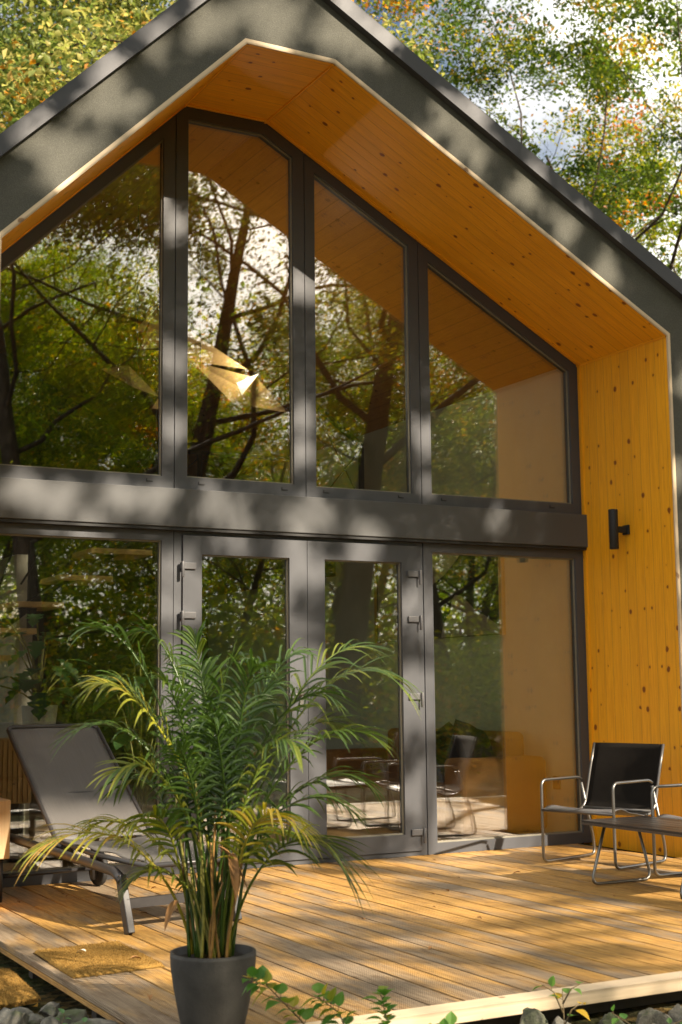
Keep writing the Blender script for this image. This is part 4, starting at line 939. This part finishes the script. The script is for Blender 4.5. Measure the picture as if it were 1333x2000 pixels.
# gaps cut into the crowns to place the sun patches: points (x0, z0) where the sun ray meets the window plane, radius
LIT = []
for x, z, r in [(-1.84, 4.94, .11), (-2.11, 4.56, .20), (-2.40, 4.15, .24), (-1.5, 5.15, .16), (-1.09, 5.27, .24), (-.58, 5.30, .22), (-.31, 5.30, .14), (.32, 4.86, .22), (.45, 4.68, .12), (.84, 4.50, .17), (1.17, 4.30, .14), (1.5, 4.02, .15), (2.2, 3.3, .12), (2.1, 2.6, .1), (-2.9, 3.6, .15)]:
    LIT.append((x - .405, z - .658, r * 1.2))
for x, z, r in [(-2.34, 2.34, .16), (-2.12, 2.3, .17), (-1.72, 2.34, .15), (-1.46, 2.34, .14), (-1.05, 2.34, .14), (-.94, 2.26, .1), (-.35, 2.28, .16), (1.19, 2.33, .12), (-1.29, 4.25, .10), (-.36, 3.95, .16), (.65, 2.96, .16),
                (-1.3, 3.3, .13), (-.36, 3.0, .10), (-.36, 2.75, .1), (-1.3, 2.85, .12), (.65, 2.6, .08), (-1.2, 1.75, .26), (-1.2, 1.2, .3), (-.40, 1.95, .2), (-.42, 1.3, .3), (.55, 1.7, .22), (.55, 1.1, .25), (-.45, .6, .3), (.55, .4, .25), (-1.9, 2.1, .15), (-.9, 2.1, .12), (.1, 2.1, .15), (1.0, .05, .5), (-.4, .1, .3)]:
    LIT.append((x, z, r * 1.1))
DARK = []  # deck spots where the crowns are kept leafy to cast shade
for x, y, rx, ry in [(-1.0, -2.0, .10, .5), (.1, -2.2, .45, .10), (-1.9, -2.2, .4, .10), (.9, -3.3, .4, .12), (-.3, -3.0, .5, .09), (-1.2, -3.2, .12, .4), (.5, -.9, .3, .12), (-2.2, -.9, .12, .3), (-.21, -.46, .30, .25), (-.04, -1.38, .35, .22), (-1.46, -1.97, .22, .25), (-1.2, -2.41, .30, .25), (-.41, -2.62, .35, .2), (-1.69, -2.64, .25, .3), (-.69, -3.38, .3, .2), (-1.9, -3.5, .25, .2), (.6, -3.0, .3, .3), (1.6, -2.0, .4, .3), (-2.6, -3.4, .35, .5), (-2.6, -1.6, .15, .3), (-1.9, -1.3, .25, .2), (-1.1, -.6, .2, .2), (.3, -3.6, .3, .2), (-2.75, -4.6, .35, .3)]:
    DARK.append((x + .4 * y, .65 * y, rx, ry * .65))
LITA = np.array(LIT); DARKA = np.array(DARK)
def canopy(W, rng):  # removes leaves so the crowns shape the sunlight on front and deck
    X0 = W[:, 0] + .4 * W[:, 1]; Z0 = W[:, 2] + .65 * W[:, 1]
    keep = np.ones(len(W), bool); win = (X0 > -5.3) & (X0 < 2.6) & (Z0 < 5.6)
    n = np.sin(X0 * 5.1 + 1.3 * np.sin(Z0 * 3.7)) * np.sin(Z0 * 5.7 + 1.1 * np.sin(X0 * 4.3))
    for x, z, r in LITA:
        dx = X0 - x; dz = Z0 - z; d = np.sqrt(dx * dx + dz * dz) / (r * (1 + .25 * np.sin(np.arctan2(dz, dx) * 3 + x * 9) + .18 * np.sin(np.arctan2(dz, dx) * 7 + z * 5)))
        keep &= ~(d < 1 + rng.normal(0, .20, len(d)))
    dk = np.zeros(len(W), bool)
    for x, z, rx, rz_ in DARKA: dk |= (((X0 - x) / rx) ** 2 + ((Z0 - z) / rz_) ** 2 < 1)
    deckz = win & (Z0 < 0) & (Z0 > -2.9)
    keep &= ~(deckz & ~dk & (n < 0.55))
    return keep
def shade_need(X0, Z0):
    need = np.zeros(len(X0)); need[(Z0 > 2.02) & (Z0 < 5.2) & (X0 > -3.6) & (X0 < 2.3)] = 1.0
    n = np.sin(X0 * 4.1 + 1.3 * np.sin(Z0 * 2.7)) * np.sin(Z0 * 3.7 + 1.1 * np.sin(X0 * 3.3)); need[(Z0 >= 0) & (Z0 <= 2.02) & (X0 > -3.6) & (X0 < 2.3) & (n > -.15)] = .55
    for x, z, rx, rz_ in DARKA: need[((X0 - x) / rx) ** 2 + ((Z0 - z) / rz_) ** 2 < 1] = .9
    return need
# sun-side trees in front of the house: seen mirrored in the glass and casting the dappled shade
tree('broadleaf_tree', (6.45, -12.0, -0.25), 'thick trunked oak mirrored in the third tall pane', 21, 16.0, .34, 'autumn_leaves', per=165, cl=.33, size=.078, tone=(.48, .35), keep=canopy, gap=-.12, infill=60, first=.38, nl=(11, 6, 5), lean=(.02, .03), group='trees in front of the house')
tree('broadleaf_tree', (1.15, -12.6, -0.25), 'leaning dark trunked tree mirrored in the leftmost tall pane', 33, 14.5, .24, 'green_leaves', per=165, cl=.33, size=.075, tone=(.60, .3), keep=canopy, gap=-.12, infill=60, first=.30, nl=(11, 6, 5), lean=(.17, .02), group='trees in front of the house')
tree('broadleaf_tree', (4.55, -14.0, -0.25), 'straight trunked maple mirrored in the second tall pane', 47, 15.5, .30, 'autumn_leaves', per=165, cl=.33, size=.075, tone=(.42, .3), keep=canopy, gap=-.12, infill=60, first=.36, nl=(12, 6, 5), lean=(.03, -.02), group='trees in front of the house')
tr = tree('broadleaf_tree', (10.5, -14.5, -0.25), 'slender yellowing tree mirrored in the rightmost tall pane', 58, 14, .2, 'autumn_leaves', per=110, cl=.33, size=.085, tone=(.5, .3), keep=canopy, first=.25, nl=(11, 6, 5), group='trees in front of the house')
tg = tree('broadleaf_tree', (-1.8, -19.0, -0.25), 'green tree mirrored at the left edge of the glass', 66, 15, .22, 'green_leaves', keep=canopy, per=110, cl=.35, size=.09, tone=(.5, .3), first=.2, nl=(11, 6, 5), group='trees in front of the house')
far = [(2.6, -23, .4, .78, tg, 'far green tree mirrored between the leaning and straight trunks'), (8.4, -22, 2.2, .72, tr, 'far yellow tree mirrored behind the thick oak trunk'), (14.5, -20, 1.1, .8, tg, 'far green tree mirrored low in the right panes'),
       (12.0, -24, 3.0, .85, tr, 'most distant yellow tree mirrored in the third pane'), (-3.5, -27, 5.0, .8, tg, 'distant green tree mirrored far left'), (19.0, -27, 4.0, .9, tr, 'distant yellow tree mirrored at the far right'), (5.6, -25, 2.9, .80, tg, 'tall green tree deepest in the mirrored wood')]
far += [(1.5, -31, .9, 1.05, tg, 'tall green tree at the back of the mirrored wood far left of centre'), (6.8, -30, 3.9, 1.12, tr, 'tall yellow tree at the back of the mirrored wood behind the maple'), (11.2, -31, 5.1, 1.08, tg, 'tall green tree at the back of the mirrored wood behind the oak'), (16.5, -30, 1.9, 1.12, tr, 'tall yellow tree at the back right of the mirrored wood'), (21.5, -31, .2, 1.05, tg, 'tall green tree at the far right back of the mirrored wood')]
for x, y, rz, s, src, lb in far: place(src, (x, y, -0.25), rz, s, lb, 'trees in front of the house')
# bushes under those trees
def bush(name, loc, r, h, n, label, seed, mat, tone, size=.09):
    rng = np.random.default_rng(seed); e_ = empty(name, loc, label, 'bush', 'bushes at the edge of the wood')
    m = MB(); rnd = random.Random(seed); cs = []
    for k in range(16):
        an = rnd.uniform(0, 6.28); rr = r * rnd.uniform(.2, .95); tip = Vector((math.cos(an) * rr, math.sin(an) * rr, h * rnd.uniform(.45, 1.0))); m.tube([(0, 0, 0), tip * .5 + Vector((0, 0, h * .15)), tip], [.02, .012, .004], 5)
        for t in (.45, .7, 1.0): cs.append((tip * t + Vector((0, 0, h * .1 * (1 - t)))))
    m.build('branches', 'bark', e_); cs = np.array([tuple(c) for c in cs]); idx = rng.integers(0, len(cs), n); C = cs[idx] + rng.normal(size=(n, 3)) * r * .2; C[:, 2] = np.maximum(C[:, 2], .03)
    leaf_mesh('foliage', C, size, rng.normal(tone, .18, n), mat, rng, e_); return e_
b1 = bush('bush', (2.2, -10.8, -.25), 1.2, 1.5, 5200, 'leafy bush mirrored in the left ground floor pane', 3, 'green_leaves', .5)
b2 = bush('bush', (6.9, -10.2, -.25), 1.2, 1.3, 5200, 'yellowish bush mirrored in the right door', 4, 'autumn_leaves', .55)
bl = [(4.4, -11.5, 1.1, b1, 'bush mirrored in the left door'), (8.6, -12.0, 1.3, b1, 'bush mirrored low in the right pane'), (0.2, -13.5, 1.5, b2, 'big bush mirrored at the left edge'), (10.2, -11.5, 1.0, b2, 'bush mirrored beside the armchairs'),
      (6.0, -16.5, 1.9, b1, 'tall bush deeper in the mirrored wood'), (3.0, -17.5, 1.8, b2, 'yellow bush deeper in the mirrored wood'), (9.4, -17.0, 2.0, b2, 'large yellow bush behind the oak in the mirror image'), (12.8, -16.0, 1.7, b1, 'green bush far right in the mirror image'), (-1.5, -16.0, 1.7, b1, 'green bush far left in the mirror image')]
for x, y, s, src, lb in bl: place(src, (x, y, -.25), x * 3.1, s, lb)
# understorey far behind, reads as one mass
rng = np.random.default_rng(9); N = 90000
C = np.stack([rng.uniform(-14, 34, N), rng.normal(-38, 2.0, N), -0.3 + rng.gamma(2.0, 2.7, N)], 1)
o = leaf_mesh('undergrowth', C, .26, rng.normal(.42, .22, N), 'green_leaves', rng); tag(o, kind='stuff')
N = 26000
C = np.stack([rng.uniform(-8, 46, N), rng.normal(40, 2.5, N), -0.3 + rng.gamma(2.2, 3.0, N)], 1)
o = leaf_mesh('undergrowth', C, .30, rng.normal(.42, .22, N), 'green_leaves', rng); tag(o, kind='stuff')
# trees behind the house
tree('broadleaf_tree', (14.9, 14.5, -.25), 'autumn oak with forked dark limbs behind the right roof slope', 71, 17.5, .36, 'autumn_leaves', gap=.12, per=150, size=.115, cl=.34, tone=(.32, .42), first=.50, nl=(12, 7, 5), limb_len=.46, group='trees behind the house')
tree('broadleaf_tree', (13.5, 12.5, -.25), 'thin leaved tree with dark forked stems just over the right roof edge', 121, 17.0, .25, 'autumn_leaves', gap=.1, per=50, size=.11, cl=.3, tone=(.55, .4), first=.55, nl=(7, 5, 4), limb_len=.4, lean=(.03, 0), group='trees behind the house')
tb = tree('broadleaf_tree', (1.3, 15.5, -.25), 'dense golden green tree behind the left roof slope', 83, 18.0, .3, 'golden_leaves', gap=-.5, per=120, size=.125, cl=.45, tone=(.34, .42), first=.35, nl=(13, 6, 5), group='trees behind the house')
place(tb, (-2.5, 19, -.25), 2.0, 1.05, 'golden tree at the top left corner behind the roof', 'trees behind the house')
t3 = tree('broadleaf_tree', (24.0, 21.0, -.25), 'tall green tree standing behind the oak at the right edge', 95, 22.0, .36, 'green_leaves', per=95, size=.14, cl=.42, tone=(.6, .35), first=.35, nl=(13, 7, 5), group='trees behind the house')

# ------------------------------------------------------------------ stones and small plants at the deck edge
RK = [((-2.935, -3.16, -.085), (.055, .075, .055), 'mossy rounded stone beside the deck edge below the doormat'), ((-2.99, -3.42, -.09), (.10, .13, .06), 'large flat green grey stone at the bottom left'),
      ((-3.12, -3.02, -.085), (.07, .07, .05), 'pale stone at the lower left picture edge'), ((-3.03, -3.20, -.09), (.045, .06, .04), 'small pale stone between the mossy stone and the left picture edge'),
      ((-2.90, -2.78, -.11), (.045, .04, .035), 'small dark stone between coir mat and deck'), ((-2.92, -1.75, -.10), (.05, .05, .04), 'dark stone beyond the lower coir mat'), ((-3.04, -1.45, -.09), (.07, .06, .05), 'shadowed stone at the left edge of the deck'),
      ((-2.90, -3.70, -.11), (.06, .08, .05), 'stone under the near deck corner'), ((-3.00, -2.90, -.12), (.04, .04, .03), 'little stone under the mat corner'),
      ((-1.54, -4.12, -.075), (.060, .045, .060), 'upright brown stone before the pale front board'), ((-1.38, -4.12, -.10), (.045, .04, .05), 'small mossy stone right of the upright stone'),
      ((-1.16, -4.13, -.12), (.11, .06, .06), 'broad dark stone right of the seedling'), ((-.96, -4.11, -.11), (.08, .05, .055), 'grey stone under the deck front near the right'),
      ((-.84, -4.13, -.12), (.06, .05, .055), 'angular grey stone at the lower right corner'), ((-1.72, -4.15, -.10), (.07, .06, .05), 'stone beside the weed left of the upright stone'), ((-1.86, -4.12, -.11), (.06, .05, .04), 'stone hidden among the vine leaves')]
for k, (l_, s_, lb) in enumerate(RK): rock(l_, s_, k * 7 + 3, lb, k)
rnd = random.Random(77)
def pebble_field():
    import bmesh
    m = MB(); src = bpy.data.meshes.new('tmp'); bm = bmesh.new(); bmesh.ops.create_icosphere(bm, subdivisions=2, radius=1.0)
    vs = [v.co.copy() for v in bm.verts]; fs = [[v.index for v in f.verts] for f in bm.faces]; bm.free()
    for k in range(620):
        if k % 2: x, y = rnd.uniform(-3.9, -2.86), rnd.uniform(-4.2, 0.5)
        else: x, y = rnd.uniform(-2.9, 3.0), rnd.uniform(-4.7, -4.03)
        s = rnd.uniform(.012, .045); i = len(m.v); sc = (s * rnd.uniform(.8, 1.4), s * rnd.uniform(.7, 1.2), s * rnd.uniform(.4, .8)); an = rnd.uniform(0, 6); z = -0.14 + rnd.uniform(-.01, .035)
        for v in vs:
            w = v * (1 + .22 * mnoise.noise(v * 1.6 + Vector((k, 0, 0)))); a, b, c = w.x * sc[0], w.y * sc[1], w.z * sc[2]
            m.v.append((x + a * math.cos(an) - b * math.sin(an), y + a * math.sin(an) + b * math.cos(an), z + c))
        for f in fs: m.f.append(tuple(i + q for q in f)); m.uv.append([(0, 0)] * 3); m.sm.append(True); m.att.append(0)
    tag(m.build('gravel', 'rock'), kind='stuff')
pebble_field()
def litter():
    N = 900; rng = np.random.default_rng(5)
    C = np.concatenate([np.stack([rng.uniform(-4.2, -2.86, N // 2), rng.uniform(-4.4, .5, N // 2), rng.uniform(-.145, -.10, N // 2)], 1), np.stack([rng.uniform(-2.9, 3, N // 2), rng.uniform(-5.2, -4.03, N // 2), rng.uniform(-.145, -.10, N // 2)], 1)])
    o = leaf_mesh('leaf_litter', C, .055, rng.uniform(.5, 1, N), 'autumn_leaves', rng, flat=3.0); tag(o, kind='stuff')
    for k, (x, y, z, tn, lb) in enumerate([(-2.50, -2.60, .022, 1, 'curled brown leaf on the doormat corner'), (-2.62, -2.35, .022, .7, 'pale fallen leaf on the middle of the doormat'), (-2.66, -3.25, .006, 1, 'brown leaf scrap on the boards left of the pot'), (-2.02, -1.40, .006, 1, 'tiny dark leaf on the boards under the lounger'), (.55, -1.15, .006, 1, 'dark leaf scrap on the deck near the armchair foot')]):
        m = MB(); blade(m, (0, 0, 0.004), (math.cos(k * 2.2), math.sin(k * 2.2), .15), (0, 0, 1), .05, .011, 0, .35, 8, 0, .8)
        o = m.build('fallen_leaf', 'dry_leaf' if tn == 1 else 'veneer_pale_lit', off=(0, 0, 0)); o.location = (x, y, z); tag(o, lb, 'leaf', 'fallen leaves on the deck')
litter()
def scraps():
    r_ = random.Random(41); src = None
    for k in range(22):
        if src is None:
            m = MB(); blade(m, (0, 0, 0.003), (1, .2, .12), (0, 0, 1), .036, .010, 0, .3, 8, 0, .8); o = m.build('fallen_leaf', 'dry_leaf'); src = o
        else: o = src.copy(); COL.objects.link(o)
        x, y = r_.uniform(-2.6, 1.0), r_.uniform(-3.8, -.15)
        o.location = (x, y, .004); o.rotation_euler = (r_.uniform(-.2, .2), r_.uniform(-.2, .2), r_.uniform(0, 6)); o.scale = [r_.uniform(.5, 1.1)] * 3
        tag(o, 'tiny dry brown leaf scrap scattered on the open deck boards', 'leaf', 'leaf scraps scattered on the deck')
scraps()
def sprig(name, loc, stems, label, mat, size, seed, tone=(.2, .5), mul=1):
    rnd = random.Random(seed); e_ = empty(name, loc, label, 'plant'); ms = MB(); ml = MB()
    for pts, nlv in stems:
        P = [Vector(p) for p in pts]; ms.tube(P, [.0035 - .0022 * i / (len(P) - 1) for i in range(len(P))], 6)
        tot = len(P) - 1; nlv = int(nlv * mul)
        for k in range(nlv):
            f = (k + .8) / nlv * tot; i = min(int(f), tot - 1); p = P[i].lerp(P[i + 1], f - i); T_ = (P[i + 1] - P[i]).normalized()
            an = k * 2.5 + rnd.uniform(-.5, .5); o = T_.orthogonal().normalized(); o = Matrix.Rotation(an, 3, T_) @ o; dd = (o + T_ * .4 + Vector((0, 0, .15))).normalized()
            L = size * rnd.uniform(.7, 1.25); W_ = L * .36; sd = dd.cross(Vector((0, 0, 1))).normalized(); u_ = sd.cross(dd); a = rnd.uniform(*tone) if rnd.random() > .06 else 1.0
            base = p + dd * L * .25; ms.tube([p, base], .0012, 4)
            nseg = 18; prev = None
            for q in range(nseg + 1):
                t = q / nseg; w = W_ * (math.sin(math.pi * min(1, t ** .62)) ** 1.15) * (1.06 if q % 2 else .80); w = max(w, .0004); c = base + dd * (L * t) - Vector((0, 0, 1)) * (.30 * L * t * t)
                row = (c - sd * w + u_ * w * .25, c, c + sd * w + u_ * w * .25)
                if prev: ml.face([prev[0], row[0], row[1], prev[1]], a=a, smooth=True); ml.face([prev[1], row[1], row[2], prev[2]], a=a, smooth=True)
                prev = row
    ms.build('stem', 'twig', e_); ml.build('foliage', mat, e_, att='tone')
RRv = Vector((0.88, -0.474, 0)); FFv = Vector((.475, .88, 0)); UPv = Vector((0, 0, 1))
def rel(l): return [tuple(RRv * a + FFv * d + UPv * z) for a, d, z in l]
sprig('bramble_bush', (-2.42, -4.42, -.235), [(rel([(0, 0, 0), (-.06, 0, .2), (-.17, 0, .36), (-.27, 0, .46), (-.33, 0, .485)]), 15), (rel([(0, 0, 0), (0, .05, .22), (-.05, .05, .37), (-.12, .05, .42)]), 13), (rel([(.02, 0, 0), (.07, 0, .2), (.10, .03, .34), (.08, .05, .43)]), 13), (rel([(.05, 0, 0), (.14, 0, .18), (.22, .03, .29), (.30, .03, .32)]), 15),
      (rel([(0, 0, 0), (-.15, -.05, .2), (-.24, -.05, .31)]), 12), (rel([(0, 0, 0), (.02, -.1, .2), (.05, -.12, .31)]), 14), (rel([(.05, 0, 0), (.2, -.05, .15), (.34, -.05, .27)]), 13), (rel([(0, 0, 0), (-.04, -.1, .18), (-.08, -.14, .30)]), 12), (rel([(0, 0, 0), (.1, -.1, .18), (.16, -.14, .27)]), 12)],
      'green bramble bush with serrated leaves in front of the pot at the deck edge', 'vine_leaves', .056, 6, (.25, .85), 3.6)
sprig('bramble_shoot', (-2.26, -4.47, -.235), [(rel([(0, 0, 0), (.02, 0, .16), (-.02, 0, .30)]), 16), (rel([(0, 0, 0), (.08, 0, .14), (.15, 0, .26)]), 16), (rel([(0, 0, 0), (-.08, 0, .15), (-.13, 0, .27)]), 16), (rel([(.05, 0, 0), (.16, 0, .12), (.24, 0, .22)]), 14), (rel([(0, 0, 0), (.05, -.04, .12), (.06, -.05, .22)]), 16)],
      'low bramble shoots filling the bottom edge right of the taller bramble', 'vine_leaves', .058, 31, (.2, .8), 1.6)
sprig('seedling', (-1.53, -4.30, -.23), [(rel([(0, 0, 0), (.005, 0, .15), (.0, 0, .33)]), 2), (rel([(0, 0, .25), (-.03, 0, .32), (-.07, 0, .345)]), 3), (rel([(0, 0, .28), (.03, 0, .33), (.06, 0, .345)]), 3), (rel([(0, 0, .2), (.03, 0, .26), (.06, 0, .28)]), 3)], 'slim seedling with heart shaped leaves before the pale front board', 'vine_leaves', .05, 9, (.3, .7))
sprig('weed', (-1.95, -4.4, -.26), [(rel([(0, 0, 0), (0, 0, .2), (-.04, 0, .26)]), 8), (rel([(0, 0, 0), (.07, 0, .17), (.13, 0, .22)]), 8), (rel([(0, 0, 0), (.17, 0, .16), (.27, 0, .19)]), 8)], 'low green weed between the bramble and the seedling', 'vine_leaves', .045, 12, (.3, .7))
sprig('weed', (-1.2, -4.28, -.22), [(rel([(0, 0, 0), (0, 0, .15), (-.08, 0, .20)]), 7), (rel([(0, 0, 0), (.07, 0, .13), (.2, 0, .18)]), 8), (rel([(0, 0, 0), (.2, 0, .13), (.4, 0, .17)]), 9), (rel([(0, 0, 0), (.3, .05, .13), (.55, .05, .17)]), 9)], 'low ivy leaves trailing over the stones at the lower right', 'vine_leaves', .04, 14, (.2, .6))
sprig('weed', (-3.06, -3.42, -.10), [(rel([(0, 0, 0), (0, 0, .06), (.02, 0, .12)]), 9), (rel([(0, 0, 0), (.05, 0, .05), (.09, 0, .09)]), 9), (rel([(0, 0, 0), (-.05, 0, .05), (-.09, 0, .07)]), 8)], 'grey green weed growing among the lower left stones', 'house_plant_leaves', .03, 19, (.5, 1.0))
